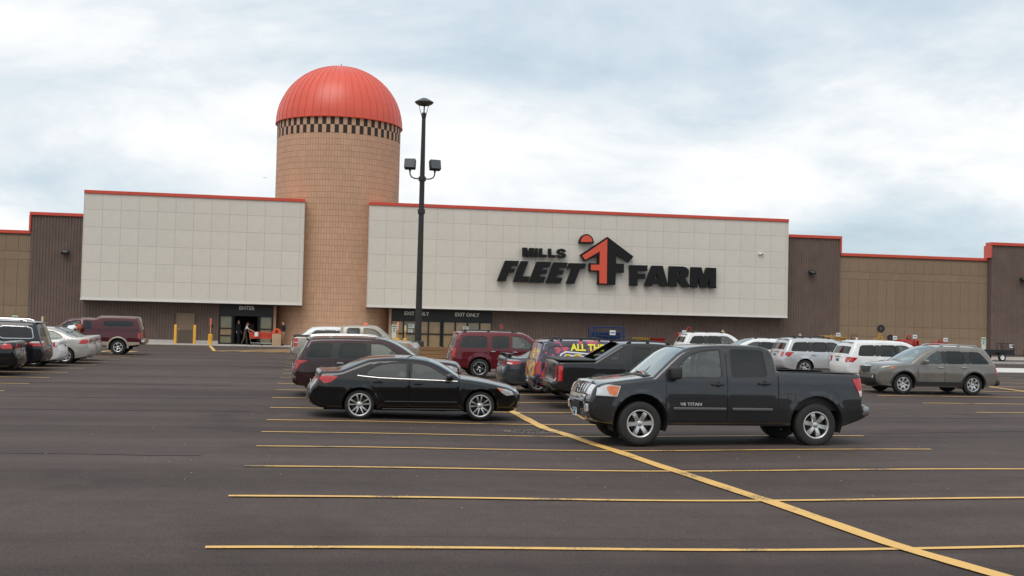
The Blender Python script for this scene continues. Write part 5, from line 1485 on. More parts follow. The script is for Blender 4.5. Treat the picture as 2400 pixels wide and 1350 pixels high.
PS = paint('bright_silver', (.56, .57, .58), .45, .32)
s = suv_spec(L=4.56, H=1.66, W=.91, wb=2.615, xf=.92, tx=4.12, bx=4.42, belt=1.06, hz=1.0, cx=1.18, cz=1.09, rx=1.98, R=.355, rr=.225, d1=4.0, d0=4.18, B_=2.45, C_=3.28, a0=1.55, pm=PS, dark=2, grid=.12)
s['flank'] = [('tail_light', [(4.05, 1.05), (4.40, 1.04), (4.45, .92), (4.30, .82)], M_TAIL)]
s['nose'] = [('tail_light', [(.72, .84, 1.04), (.985, .82, 1.05)], M_TAIL, True, .01), ('chrome_strip', [(-.5, 1.0, 1.03), (.5, 1.0, 1.03)], M_CHROME, True, .012)]
s['rails'] = (2.15, 4.0, .88, M_PLAST); s['plate'] = [(.90, True)]
fronts(s, 1.0); r, bb, B = build_car(s, 'suv', 'silver wagon-like SUV with black roof bars right behind the grey pickup bed', 'SUV')
spoiler(s, r, PS, 4.20, 1.625, .58); cross_bars(B, r, (2.5, 3.5)); lower_clad(s, r, .36, M_PLAST)
place(r, 19.86+4.56*.97, 46.75, 'R', .97)

s = suv_spec(L=4.79, H=1.74, W=.955, wb=2.79, tx=4.36, bx=4.66, belt=1.10, hz=1.04, cz=1.13, rx=2.05, R=.385, d1=4.22, d0=4.36, B_=2.6, C_=3.5, pm=PW, grid=.12)
s['flank'] = [('tail_light', [(4.38, 1.05), (4.70, 1.07), (4.735, .86), (4.58, .86)], M_TAIL)]
s['nose'] = [('tail_light', [(.76, .86, 1.06), (.985, .85, 1.07)], M_TAIL, True, .01), ('chrome_strip', [(-.45, 1.02, 1.06), (.45, 1.02, 1.06)], M_CHROME, True, .014)]
s['plate'] = [(.92, True)]
fronts(s, 1.04); r, bb, B = build_car(s, 'suv', 'white family SUV with dark rear glass just left of the grey-brown SUV', 'SUV')
spoiler(s, r, PW, 4.45, 1.695, .64); place(r, 20.15+4.79*.93, 41.4, 'R', .93)

PK = paint('grey_brown', (.215, .198, .178), .55, .33)
s = suv_spec(L=4.67, H=1.715, W=.94, wb=2.70, xf=.93, tx=4.12, bx=4.50, belt=1.09, hz=1.02, cx=1.20, cz=1.12, rx=2.10, R=.365, rr=.235, spokes=('single', 7), d1=3.92, d0=4.24, B_=2.50, C_=3.38, a0=1.62, pm=PK, grid=.10, ar=.075)
M_LAMPG = mat('smoked_lamp', (.20, .20, .205), .15, .5, coat=1)
s['flank'] = [('tail_light', [(4.46, 1.03), (4.575, 1.02), (4.60, .74), (4.52, .74)], M_TAIL), ('headlight', [(.10, .83), (.14, .90), (.40, .965), (.64, .985), (.50, .90), (.28, .83)], M_LAMPG), ('corner_lamp', [(.42, .885), (.44, .955), (.63, .98), (.50, .905)], M_AMBER)]
s['nose'] = [('tail_light', [(.85, .76, 1.03), (.985, .76, 1.03)], M_TAIL, True, .01), ('grille_rim', [(-.50, .905, .935), (0, .885, .915), (.50, .905, .935)], M_CHROME, False, .02), ('grille_rim', [(-.5, .70, .73), (0, .68, .71), (.5, .70, .73)], M_CHROME, False, .02), ('front_apron', [(-.99, .33, .55), (.99, .33, .55)], M_PLAST, False, .004), ('fog_lamp', [(.74, .56, .64), (.84, .55, .65)], M_HEAD, False, .025), ('fog_surround', [(.66, .53, .67), (.95, .52, .68)], M_PLAST, False, .012)]
s['handle_m'] = M_CHROME; s['rails'] = (2.35, 4.0, .9, mat('rail_silver2', (.45, .45, .44), .3, .8))
s['nose'] += [('headlight', [(.58, .83, .90), (.985, .82, .93)], M_LAMPG, False, .01), ('grille', [(-.5, .70, .905), (0, .68, .89), (.5, .70, .905)], M_PLAST, False, .009)]; r, bb, B = build_car(s, 'suv', 'grey-brown SUV facing left with silver rims, nearest in the right row', 'SUV')
lower_clad(s, r, .46, M_PLAST)
for q in (-1, 1):
    for xa, za, Ra in B.arches:
        Pn = []
        for k in range(15):
            a = -.25+(math.pi+.5)*k/14; x_, z_ = xa+(Ra+.02)*math.cos(a), za+(Ra+.02)*math.sin(a)
            if z_ < B.sill: continue
            Pn.append((x_, q*(float(B.surf([(x_, z_)])[0])+.004), z_))
        MB().tube(Pn, .035, 6).obj('arch_trim', M_PLAST, r, True)
MB().rbox(4.46, 4.72, -.88, .88, .34, .58, .08).obj('rear_bumper', M_PLAST, r, True)
place(r, 19.41-.93*.93, 35.95, 'L', .93)

# left-hand row --------------------------------------------------------------
s = sedan_spec(L=4.82, H=1.46, W=.92, wb=2.74, pm=P_BLK, dx=4.05, bx=3.3, C_=3.5, tz=1.09, grid=.12)
s['flank'] = [('tail_light', [(4.30, .93), (4.42, 1.04), (4.62, 1.03), (4.68, .88), (4.40, .87)], M_TAIL)]
s['nose'] = [('tail_light', [(.66, .87, .99), (.985, .87, 1.03)], M_TAIL, True, .01), ('chrome_strip', [(-.97, .845, .87), (.97, .845, .87)], M_CHROME, True, .014)]
fronts(s, .83); r, bb, B = build_car(s, 'sedan', 'black sedan tail with red lamp at the left photo edge', 'sedan'); place(r, -8.98-4.82*.98, 39.6, 'L', .98)

PO = paint('midnight', (.010, .011, .014), .2)
s = suv_spec(L=5.13, H=1.73, W=1.0, wb=3.0, xf=.95, hz=1.0, cx=.95, cz=1.10, rx=1.95, tx=4.78, bx=5.0, belt=1.10, R=.36, d1=4.72, d0=4.82, B_=2.45, C_=3.55, a0=1.45, pm=PO, grid=.12)
s['flank'] = [('tail_light', [(4.66, .98), (4.72, 1.03), (4.98, 1.02), (5.05, .96), (5.06, .86), (4.80, .87)], M_TAIL), ('tail_clear', [(4.72, 1.0), (4.80, 1.035), (5.0, 1.03), (5.02, .975), (4.74, .975)], M_TAILW)]
s['nose'] = [('tail_light', [(.70, .86, .98), (.985, .86, .98)], M_TAIL, True, .01), ('tail_clear', [(.70, .98, 1.03), (.985, .98, 1.03)], M_TAILW, True, .012)]
s['win_trim'] = M_CHROME; s['wins'][0]['trim'] = M_CHROME; s['rails'] = (2.2, 4.6, .88, M_CHROME)
fronts(s, 1.0); r, bb, B = build_car(s, 'minivan', 'black minivan with chrome window trim in the left row', 'minivan')
spoiler(s, r, PO, 4.86, 1.685, .66, .28); place(r, -8.78-5.13*.98, 42.4, 'L', .98)

s = sedan_spec(L=4.6, H=1.42, W=.89, pm=PW, dx=3.9, bx=3.15, tz=1.02, dz=.99, C_=3.4, grid=.16)
s['flank'] = [('tail_light', [(4.20, .80), (4.28, .95), (4.44, .95), (4.48, .78), (4.34, .77)], M_TAIL), ('tail_clear', [(4.38, .93), (4.46, .93), (4.49, .79), (4.40, .79)], M_TAILW)]
fronts(s, .82); r, bb, B = build_car(s, 'sedan', 'white sedan tail peeking out between the black minivan and silver sedan', 'sedan'); place(r, -8.80-4.6*.95, 45.3, 'L', .95)

PC = paint('pale_silver', (.46, .44, .40), .4, .33)
s = sedan_spec(L=4.48, H=1.43, W=.875, wb=2.62, xf=.90, pm=PC, dx=3.78, bx=3.02, C_=3.22, B_=2.4, a0=1.5, cx=1.22, rx=2.0, R=.315, rr=.205, tz=1.06, grid=.12)
s['flank'] = [('tail_light', [(4.02, .80), (4.12, .97), (4.34, .99), (4.38, .82), (4.20, .79)], M_TAIL)]
s['nose'] = [('tail_light', [(.68, .80, .97), (.985, .80, .98)], M_TAIL, True, .01)]
fronts(s, .82); r, bb, B = build_car(s, 'sedan', 'silver compact sedan before the maroon pickup in the left row', 'sedan'); place(r, -8.22-4.48*.98, 48.0, 'L', .98)
PC2 = paint('blue_silver', (.36, .40, .43), .4, .33)
s = sedan_spec(L=4.7, H=1.42, W=.89, wb=2.7, pm=PC2, dx=3.95, bx=3.2, C_=3.4, tz=1.07, grid=.16)
s['flank'] = [('tail_light', [(4.24, .82), (4.34, .99), (4.54, 1.0), (4.58, .84), (4.42, .81)], M_TAIL)]; s['nose'] = [('tail_light', [(.68, .82, .98), (.985, .82, .98)], M_TAIL, True, .01)]
fronts(s, .82); r, bb, B = build_car(s, 'sedan', 'blue-silver sedan trunk showing just past the silver compact sedan', 'sedan'); place(r, -8.50-4.7*.96, 50.9, 'L', .96)

PM = paint('maroon', (.070, .0085, .013), .2); M_BEI = mat('beige_cladding', (.36, .30, .24), .5, coat=.4)
o = [(.16, .50, 'front'), (.03, .56), (0, .75), (.02, .96), (.08, 1.04), (.22, 1.10, 'hood'), (.8, 1.15), (1.35, 1.20, 'ws'), (1.35, 1.20, 'ws'), (1.7, 1.48), (2.0, 1.72, 'roof'), (2.25, 1.79), (2.9, 1.805), (3.22, 1.80), (3.34, 1.81), (3.55, 1.90), (3.75, 1.925), (4.6, 1.93), (5.30, 1.91, 'roof'), (5.36, 1.88, 'bl'), (5.56, 1.30, 'bl'), (5.58, 1.24, 'rear'), (5.60, .80), (5.66, .78), (5.67, .58), (5.58, .54)]
prof = [(.3, .94), (.5, .98), (.8, 1.0), (1.1, .98), (1.2, .965), (1.3, .95), (1.65, .87), (1.9, .80), (2.1, .76)]
Bm = Body(o, .99, prof, .45, [(1.0, .40, .46), (4.50, .40, .46)], cf=.17, lf=.7, cr=.05, lr=.4, r=.075, flare=.02)
w1 = [(1.70, 1.22), (1.86, 1.42), (2.05, 1.60), (2.25, 1.68), (2.62, 1.70), (2.62, 1.21)]; w2 = [(2.82, 1.24), (2.82, 1.69), (3.18, 1.68), (3.22, 1.24)]; w3 = [(3.78, 1.40), (3.72, 1.72), (5.18, 1.73), (5.26, 1.42)]
s = dict(body=Bm, paint=PM, grid=.13, doors=[dict(poly=door_poly(w1, 1.52, 2.70, .62, 1.19), win=[rounded(w1, 1, .1)], glass=G_CLEAR, handle=(2.5, 1.08)), dict(poly=door_poly(w2, 2.71, 3.30, .62, 1.19), win=[rounded(w2, 1, .1)], glass=G_DARK)], wins=[dict(poly=rounded(w3, 2, .15), glass=G_DARK)],
    wheel=(.385, .225, .26, 'single', 5), seats=[(2.4, 'front'), (3.1, 'rear')], seat_z=.66, dash=(1.75, 1.18), glass_u={'ws': .95, 'bl': .85}, bl_z=(1.34, 1.86),
    flank=[('tail_light', [(5.44, 1.12), (5.57, 1.12), (5.575, .86), (5.46, .86)], M_TAIL)], nose=[('tail_light', [(.87, .86, 1.12), (.985, .86, 1.12)], M_TAIL, True, .01), ('step_bumper', [(-.99, .56, .76), (.99, .56, .76)], M_CHROME, True, .012)], mirror=(1.82, 1.22, PM, (.15, .22, .2)), plate=[(.66, True)], g_bl=G_MID)
fronts(s, 1.10); r, bb, B = build_car(s, 'pickup_truck', 'maroon pickup with a matching bed topper and beige lower flanks by the wall', 'pickup')
lower_clad(s, r, .66, M_BEI)
for q in (-1, 1):
    for xa, za, Ra in B.arches:
        Pn = []
        for k in range(15):
            a = -.1+(math.pi+.2)*k/14; x_, z_ = xa+(Ra+.03)*math.cos(a), za+(Ra+.03)*math.sin(a)
            Pn.append((x_, q*(float(B.surf([(x_, max(z_, .46))])[0])+.01), z_))
        MB().tube(Pn, .045, 6).obj('fender_flare', M_BEI, r, True)
    flank_decal(B, [(5.0, .47), (5.55, .55), (5.55, .66), (5.0, .66)], q, .012, M_BEI, r, 'sill_cladding')
    flank_decal(B, [(3.40, 1.235), (5.52, 1.255), (5.52, 1.285), (3.40, 1.265)], q, .010, M_PLAST, r, 'topper_seal')
MB().rbox(5.60, 5.76, -.92, .92, .58, .76, .04).obj('rear_bumper', M_CHROME, r, True)
place(r, -8.84-4.50*.95, 58.75, 'L', .95, xc=2.8)
# ------------------------------------------------------------------ lamp post with planter
LX, LY = 5.50, 57.0; LZ = G(LX, LY)
M_POST = mat('bronze_post', (.030, .026, .024), .45, .3, var=(2, .15))
lp = empty('lamp_post', (LX, LY, LZ), 0, 'tall bronze parking lot lamp post with two floodlights and a domed top lamp', 'lamp post')
MB().lathe([(0, 0), (.30, 0), (.30, .95), (.26, 1.0), (0, 1.0)], 4, 'z').obj('base', mat('post_base', (.05, .045, .042), .7), lp)
MB().lathe([(.165, 1.0), (.15, 4), (.125, 9), (.095, 12.1), (0, 12.1)], 20, 'z').obj('pole', M_POST, lp, True)
for z, r_ in ((7.42, .185), (9.05, .185)): MB().lathe([(.12, -.12), (r_, -.11), (r_, .11), (.12, .12)], 20, 'z', (0, 0, z)).obj('collar', M_POST, lp, True)
for s in (-1, 1):
    Pn = [Vector((s*.12, 0, 9.05)), Vector((s*.38, 0, 9.06)), Vector((s*.54, 0, 9.13)), Vector((s*.61, 0, 9.26)), Vector((s*.62, 0, 9.45))]
    ar = MB().tube(Pn, .035, 8); ar.rbox(s*.62-.05, s*.62+.05, -.05, .05, 9.40, 9.50, .01); a = ar.obj('arm', M_POST, lp, True)
    Mr = Matrix.Translation((s*.62, 0, 9.76)) @ Matrix.Rotation(rad(14)*s, 4, 'Z') @ Matrix.Rotation(rad(-14), 4, 'X')
    fl = MB().rbox(-.28, .28, -.16, .16, -.26, .26, .05, Mr, 2).obj('floodlight', mat('flood_housing', (.022, .021, .022), .5, .2), lp, True, 50)
    MB().rbox(-.25, .25, -.175, -.162, -.23, .23, .005, Mr, 1).obj('lens', mat('flood_lens', (.05, .052, .055), .15, coat=1), fl)
    MB().tube([Vector((s*.62, 0, 9.45)), Vector((s*.62, .0, 9.55))], .03, 8).obj('knuckle', M_POST, fl)
tl = MB(); tl.lathe([(0, 13.10), (.12, 13.09), (.30, 13.0), (.47, 12.90), (.47, 12.87), (.40, 12.80), (.30, 12.74), (.26, 12.74), (.24, 12.80), (0, 12.80)], 28, 'z')
hat = tl.obj('top_lamp', mat('lamp_hat', (.10, .098, .095), .45, .3), lp, True)
for k in range(3):
    q = 2*math.pi*k/3+.55; MB().tube([(math.cos(q)*.08, math.sin(q)*.08, 12.08), (math.cos(q)*.28, math.sin(q)*.28, 12.76)], .016, 6).obj('strut', M_POST, hat)
MB().lathe([(0, 12.05), (.10, 12.08), (.13, 12.25), (.10, 12.36), (.03, 12.38), (.02, 12.8), (0, 12.8)], 16, 'z').obj('lamp_socket', M_POST, hat, True)

pl = empty('timber_planter', (6.3, 56.6, G(6.3, 56.6)), 0, 'low timber planter with green plants round the lamp post foot', 'planter')
M_TIMB = mat('treated_timber', (.235, .125, .058), .85, var=(3, .25), vscale=(.3, 6, 6))
for j in range(4):
    z0 = .02+j*.18
    for (x0, x1, y0, y1) in ((-1.9, 1.9, -1.2, -1.04), (-1.9, 1.9, 1.04, 1.2)):
        MB().rbox(x0+RND.uniform(-.02, .02), x1, y0, y1, z0, z0+.172, .012, seg=1).obj('timber', M_TIMB, pl)
    for x in (-1.9, 1.74): MB().rbox(x, x+.16, -1.038, 1.038, z0, z0+.172, .012, seg=1).obj('timber', M_TIMB, pl)
MB().box(-1.72, 1.72, -1.03, 1.03, 0, .66).obj('mulch', mat('mulch', (.06, .035, .022), .95, var=(8, .4)), pl)
r_ = random.Random(21)
M_LEAF = mat('planter_leaf', (.055, .095, .028), .7, var=(6, .35))
for k in range(9):
    b = MB(); cx, cy = r_.uniform(-1.5, 1.5), r_.uniform(-.85, .6); hh = r_.uniform(.14, .32)
    for i in range(60):
        a, e = r_.uniform(0, 6.28), r_.uniform(.2, 1.4); l = hh*r_.uniform(.6, 1.1); d = Vector((math.cos(a)*math.cos(e), math.sin(a)*math.cos(e), math.sin(e)))
        p = Vector((cx, cy, .66))+d*l*.4; q = p+d*l*.6; s_ = d.cross(Vector((0, 0, 1))).normalized()*l*.16
        b.add([p, p.lerp(q, .5)+s_, q, p.lerp(q, .5)-s_], [(0, 1, 2, 3)])
    b.obj('shrub', M_LEAF, pl)

# ------------------------------------------------------------------ bollards, sign posts, bin
M_BOL = mat('bollard_yellow', (.72, .36, .03), .45, coat=.2, var=(3, .08))
def bollard(x, y, label):
    t = empty('bollard', (x, y, .05), 0, label, 'bollard', 'yellow bollards at the service door')
    MB().lathe([(.10, 0), (.10, 1.22), (.085, 1.28), (.05, 1.315), (0, 1.325)], 18, 'z').obj('post', M_BOL, t, True)
    MB().lathe([(.15, 0), (.15, .015), (.10, .02)], 18, 'z').obj('foot', M_CONC, t)
bollard(-8.78, 82.0, 'plain yellow bollard left of the brown service door'); bollard(-7.50, 82.0, 'plain yellow bollard right of the brown service door')
def sign_post(x, y, zt, label, face, kind, zb=.05, base=.72):
    t = empty('sign_post', (x, y, zb), 0, label, 'sign post')
    MB().lathe([(.15, 0), (.15, base-.04), (.12, base), (0, base)], 16, 'z').obj('base', M_BOL, t, True)
    MB().lathe([(.035, base), (.035, zt-.02), (0, zt)], 10, 'z').obj('post', mat('post_orange', (.66, .27, .03), .5) if kind != 'green' else M_BOL, t, True)
    if kind == 'orange':
        MB().rbox(-.07, .07, -.055, -.038, zt-.62, zt, .004, seg=1).obj('sign_face', mat('sign_orange', (.72, .10, .03), .5), t)
        for k in range(4): MB().box(-.05, .05, -.0585, -.0555, zt-.13-k*.14, zt-.06-k*.14).obj('printed_mark', M_NOTE, t)
    elif kind == 'yellow':
        MB().rbox(-.06, .06, -.055, -.038, zt-.40, zt, .004, seg=1).obj('sign_face', mat('sign_cream', (.62, .52, .30), .5), t)
    elif kind == 'red':
        MB().rbox(-.06, .06, -.055, -.038, zt-.50, zt, .004, seg=1).obj('sign_face', mat('sign_redorange', (.60, .16, .09), .5), t)
        MB().rbox(.04, .20, -.05, .02, zt-.62, zt-.40, .02).obj('push_box', M_BLK, t, True)
    elif kind == 'green':
        MB().rbox(-.17, .17, -.055, -.038, zt-.52, zt, .01, seg=1).obj('sign_face', mat('sign_palegreen', (.55, .62, .54), .5), t)
        M_GR = mat('sign_green', (.04, .20, .12), .5)
        MB().box(-.13, .13, -.0585, -.0555, zt-.17, zt-.07).obj('printed_mark', M_GR, t); MB().box(-.11, .11, -.0585, -.0555, zt-.31, zt-.25).obj('printed_mark', M_GR, t); MB().box(-.06, .06, -.0585, -.0555, zt-.46, zt-.36).obj('printed_mark', mat('sign_blue', (.05, .12, .3), .5), t)
        MB().rbox(-.17, .17, -.055, -.038, zt-.93 if zt > 1.6 else zt-.7, zt-.54, .01, seg=1).obj('sign_face', MATS['sign_palegreen'], t)
    return t
sign_post(-6.37, 81.0, 1.80, 'yellow post with a red-orange plate and black push box by the entrance', 0, 'red')
sign_post(6.34, 80.6, 1.86, 'post with a red and white plate before the exit, left of the lamp post', 0, 'orange')
sign_post(6.86, 80.6, 1.62, 'post with a narrow cream plate before the exit', 0, 'yellow')
sign_post(6.10, 80.9, 1.66, 'pale green signed post tight beside the red and white exit post', 0, 'green')
sign_post(47.9, 75.5, 1.72, 'yellow bollard with pale green sign near the black trailer', 0, 'green', .06)
sign_post(-19.2, 82.0, 1.68, 'pale green signed post before the tan wall at far left', 0, 'green')
sign_post(-17.45, 82.0, 1.66, 'cream plated post before the brown wall behind the minivan', 0, 'yellow')
t = empty('marker_sign', (13.84, 81.6, .05), 0, 'small round red marker sign before the brown wall above the red SUV', 'sign')
MB().lathe([(.025, 0), (.025, 1.5), (0, 1.5)], 8, 'z').obj('post', mat('marker_post', (.25, .05, .045), .5), t, True)
ring = [Vector((math.cos(q)*.10, -.03, 1.68+math.sin(q)*.13)) for q in [2*math.pi*k/18 for k in range(18)]]
MB().tube(ring, .045, 6, closed=True).obj('sign_ring', mat('marker_red', (.36, .05, .05), .5), t, True)

t = empty('litter_bin', (-1.93, 80.9, .05), 0, 'square tan litter bin with a round orange lid by the entrance', 'bin')
MB().rbox(-.30, .30, -.30, .30, 0, .84, .02).obj('bin_body', mat('bin_tan', (.44, .30, .19), .85, var=(6, .1), bump=(60, .4)), t, True)
V = []; b = MB(); pr = [(.31*math.cos(q), .86+.36*math.sin(q)) for q in [math.pi*k/12 for k in range(13)]]
for y in (-.31, .31): V += [(x, y, z) for x, z in pr]
n = len(pr); b.add(V, [(i, i+1, n+i+1, n+i) for i in range(n-1)]+[tuple(range(n))[::-1], tuple(range(n, 2*n)), (0, n, 2*n-1, n-1)])
M_ORG = mat('plastic_orange', (.80, .105, .03), .4, coat=.2)
lid = b.obj('lid', M_ORG, t, True, 40); MB().box(-.10, .10, -.325, -.312, .93, 1.10).obj('flap', mat('flap_dark', (.10, .01, .01), .6), lid)

def cart(x, y, rz, label):
    t = empty('shopping_cart', (x, y, .052), rz, label, 'shopping cart', 'orange carts at the entrance')
    M_GF = mat('cart_frame', (.30, .31, .31), .35, .8)
    b = MB()   # tapered basket: slats and rims, local +x is forward
    def pt(fx, fy, fz): # fx 0..1 back to front, fz 0..1 bottom to top
        x_ = -.42+fx*(.86+.08*fz)-.06*(1-fx)*fz; w = (.27-.05*fx)*(1 if fz > .5 else .88); return Vector((x_, fy*w, .48+.42*fz+.03*fx))
    for fz in (0, .25, .5, .75, 1): b.tube([pt(0, -1, fz), pt(1, -1, fz), pt(1, 1, fz), pt(0, 1, fz)], .010 if 0 < fz < 1 else .018, 5, closed=True)
    for k in range(9):
        f_ = k/8
        for s in (-1, 1): b.tube([pt(f_, s, 0), pt(f_, s, 1)], .009, 4)
    for k in range(-3, 4):
        for f_ in (0, 1): b.tube([pt(f_, k/4, 0), pt(f_, k/4, 1)], .009, 4)
        b.tube([pt(0, k/4, 0), pt(1, k/4, 0)], .009, 4)
    for s in (-1, 1): b.add([pt(.05, s, .06), pt(.95, s, .06), pt(.95, s, .9), pt(.05, s, .9)], [(0, 1, 2, 3)])
    b.add([pt(1, -.9, .06), pt(1, .9, .06), pt(1, .9, .9), pt(1, -.9, .9)], [(0, 1, 2, 3)])
    b.obj('basket', mat('cart_orange', (.52, .05, .02), .5), t)
    f_ = MB()
    for s in (-1, 1):
        f_.tube([(-.55, s*.25, 1.0), (-.46, s*.25, .85), (-.40, s*.24, .45), (-.35, s*.24, .16), (.42, s*.20, .16)], .015, 6); f_.tube([(.42, s*.20, .16), (.40, s*.20, .45)], .015, 6)
    f_.tube([(-.35, -.24, .16), (-.35, .24, .16)], .015, 6); f_.tube([(.42, -.2, .16), (.42, .2, .16)], .015, 6); f_.obj('frame', M_GF, t, True)
    MB().tube([(-.55, -.26, 1.0), (-.55, .26, 1.0)], .022, 8).obj('handle', mat('cart_handle', (.55, .04, .03), .4), t, True)
    for x_, y_ in ((-.36, .24), (-.36, -.24), (.40, .2), (.40, -.2)): MB().lathe([(0, -.015), (.055, -.015), (.06, 0), (.055, .015), (0, .015)], 14, 'y', (x_, y_, .06)).obj('caster', M_TYRE, t, True)
    return t
c1 = cart(-3.35, 82.0, 0, 'orange shopping cart pushed by the person in the dark cap'); MB().box(-.10, .14, -.29, -.285, .62, .92).obj('paper', M_NOTE, c1)
cart(-2.55, 81.6, math.pi, 'orange shopping cart parked beside the litter bin')

# ------------------------------------------------------------------ people
def person(loc, rz, J, mats, label, hair=None, cap=None, scale=1.0):
    """J: joint -> (x, y, z); local facing is -y. One skinned body; clothing colours by body region"""
    names = [n_ for n_ in J if n_ != 'face']; idx = {n_: i for i, n_ in enumerate(names)}
    E_ = [('pelvis', 'spine'), ('spine', 'chest'), ('chest', 'neck'), ('neck', 'jaw'), ('jaw', 'head'), ('head', 'crown')]
    for s in 'lr': E_ += [('chest', s+'sh'), (s+'sh', s+'el'), (s+'el', s+'wr'), (s+'wr', s+'pa'), ('pelvis', s+'hp'), (s+'hp', s+'kn'), (s+'kn', s+'an'), (s+'an', s+'to')]
    RR = dict(pelvis=(.145, .115), spine=(.135, .105), chest=(.155, .115), neck=(.055, .055), jaw=(.066, .075), head=(.078, .095), crown=(.06, .07), sh=(.065, .065), el=(.046, .046), wr=(.030, .030), pa=(.036, .020), hp=(.095, .095), kn=(.064, .064), an=(.044, .044), to=(.042, .034))
    me = bpy.data.meshes.new('person'); me.from_pydata([J[n_] for n_ in names], [(idx[a], idx[b]) for a, b in E_], [])
    o = bpy.data.objects.new('person_tmp', me); COL.objects.link(o)
    o.modifiers.new('skin', 'SKIN').use_smooth_shade = True
    sk = me.skin_vertices[0].data
    for n_, i in idx.items():
        k = n_ if n_ in RR else n_[1:]; sk[i].radius = RR[k]; sk[i].use_root = n_ == 'pelvis'
    o.modifiers.new('sub', 'SUBSURF').levels = 2
    dg = bpy.context.evaluated_depsgraph_get(); ev = o.evaluated_get(dg); m2 = ev.to_mesh()
    V = [v.co.copy() for v in m2.vertices]; F = [tuple(p.vertices) for p in m2.polygons]; ev.to_mesh_clear()
    bpy.data.objects.remove(o)
    b = MB().add(V, F)
    nb = len(F)
    # fingers and thumb on each palm
    for s in 'lr':
        pa, wr = Vector(J[s+'pa']), Vector(J[s+'wr']); d = (pa-wr).normalized(); sd_ = d.cross(Vector((0, 1, .2))).normalized(); nn = d.cross(sd_)
        for k, (off, ln) in enumerate(((-.026, .062), (-.009, .072), (.009, .068), (.026, .052))):
            p = pa+sd_*off+d*.02; b.tube([p, p+d*ln*.5+nn*.008, p+d*ln*.8+nn*.03, p+d*ln*.85+nn*.05], [.0095, .009, .008, .006], 6)
        p = pa-d*.02+sd_*.03*(1 if s == 'l' else -1); q = sd_*(1 if s == 'l' else -1); b.tube([p, p+q*.022+d*.022, p+q*.026+d*.05+nn*.012], [.011, .010, .007], 6)
    # nose, ears
    hd, jw = Vector(J['head']), Vector(J['jaw']); f_ = Vector(J.get('face', (0, -1, 0))).normalized(); upv = (Vector(J['crown'])-jw).normalized(); sdv = f_.cross(upv).normalized()
    b.add([hd+f_*.090+upv*.01, hd+f_*.085-upv*.03+sdv*.016, hd+f_*.115-upv*.03, hd+f_*.085-upv*.03-sdv*.016, hd+f_*.09-upv*.04], [(0, 1, 2), (0, 2, 3), (1, 4, 2), (2, 4, 3)])
    for s in (-1, 1):
        c = hd+sdv*s*.078; b.tube([c-upv*.03, c+sdv*s*.012, c+upv*.03], [.008, .016, .010], 6)
    body = bpy.data.meshes.new('person'); body.from_pydata([tuple(v) for v in b.V], [], b.F)
    skin, top, bot, shoe, sleeve = mats
    for m_ in (skin, top, bot, shoe, sleeve): body.materials.append(m_)
    segs = [(Vector(J[a]), Vector(J[c]), a, c) for a, c in E_]
    def reg(p):
        best = None
        for A, C, a, c in segs:
            d = C-A; t_ = max(0, min(1, (p-A).dot(d)/max(d.dot(d), 1e-9))); q = (p-(A+d*t_)).length
            if best is None or q < best[0]: best = (q, a, c, t_)
        _, a, c, t_ = best
        if c in ('jaw', 'head', 'crown'): return 0
        if c == 'neck': return 0 if t_ > .75 else 1
        if c[1:] == 'sh': return 1
        if c[1:] == 'el': return 4 if t_ < .55 or mats[4] is mats[1] else 0
        if c[1:] == 'wr': return 1 if mats[4] is mats[1] and t_ < .9 else 0
        if c[1:] == 'pa': return 0
        if c in ('spine', 'chest'): return 1 if not (c == 'spine' and t_ < .15) else 2
        if c[1:] == 'hp': return 2
        if c[1:] == 'kn' or (c[1:] == 'an' and t_ < .92): return 2
        return 3
    for i, p in enumerate(body.polygons):
        p.use_smooth = True
        p.material_index = reg(p.center) if i < nb else 0
    ob = link('person', body, None, loc, (0, 0, rz)); tag(ob, label, 'person'); ob.scale = (scale,)*3
    # eyes, mouth, hair / cap as children
    ey = MB()
    for s in (-1, 1): ey.lathe([(0, -.008), (.008, 0), (0, .008)], 8, 'z', tuple(hd+f_*.084+sdv*s*.032+upv*.012))
    ey.obj('eyes', mat('eye_dark', (.02, .015, .012), .3), ob)
    q = hd+f_*.088-upv*.055; MB().tube([q-sdv*.022, q+f_*.004, q+sdv*.022], .005, 5).obj('mouth', mat('lip', (.35, .12, .10), .6), ob)
    hb = MB(); c = hd+upv*.035-f_*.012; V = []; n1, n2 = 12, 7
    for j in range(n2):
        th = (math.pi*.56)*j/(n2-1)
        for k in range(n1):
            ph = 2*math.pi*k/n1; dirv = sdv*math.sin(th)*math.cos(ph)*.094+f_*math.sin(th)*math.sin(ph)*.108+upv*math.cos(th)*.098
            if math.sin(ph) > .3 and th > 1.0: dirv = dirv*.93
            V.append(c+dirv)
    hb.add(V, [(j*n1+k, j*n1+(k+1) % n1, (j+1)*n1+(k+1) % n1, (j+1)*n1+k) for j in range(n2-1) for k in range(n1)])
    if cap is not None: hb.rbox(-.07, .07, -.19, -.08, -.008, .008, .006, Matrix.Translation(c+upv*.02) @ Matrix(((sdv.x, -f_.x, upv.x, 0), (sdv.y, -f_.y, upv.y, 0), (sdv.z, -f_.z, upv.z, 0), (0, 0, 0, 1))))
    hb.obj('cap' if cap is not None else 'hair', cap or hair, ob, True)
    return ob
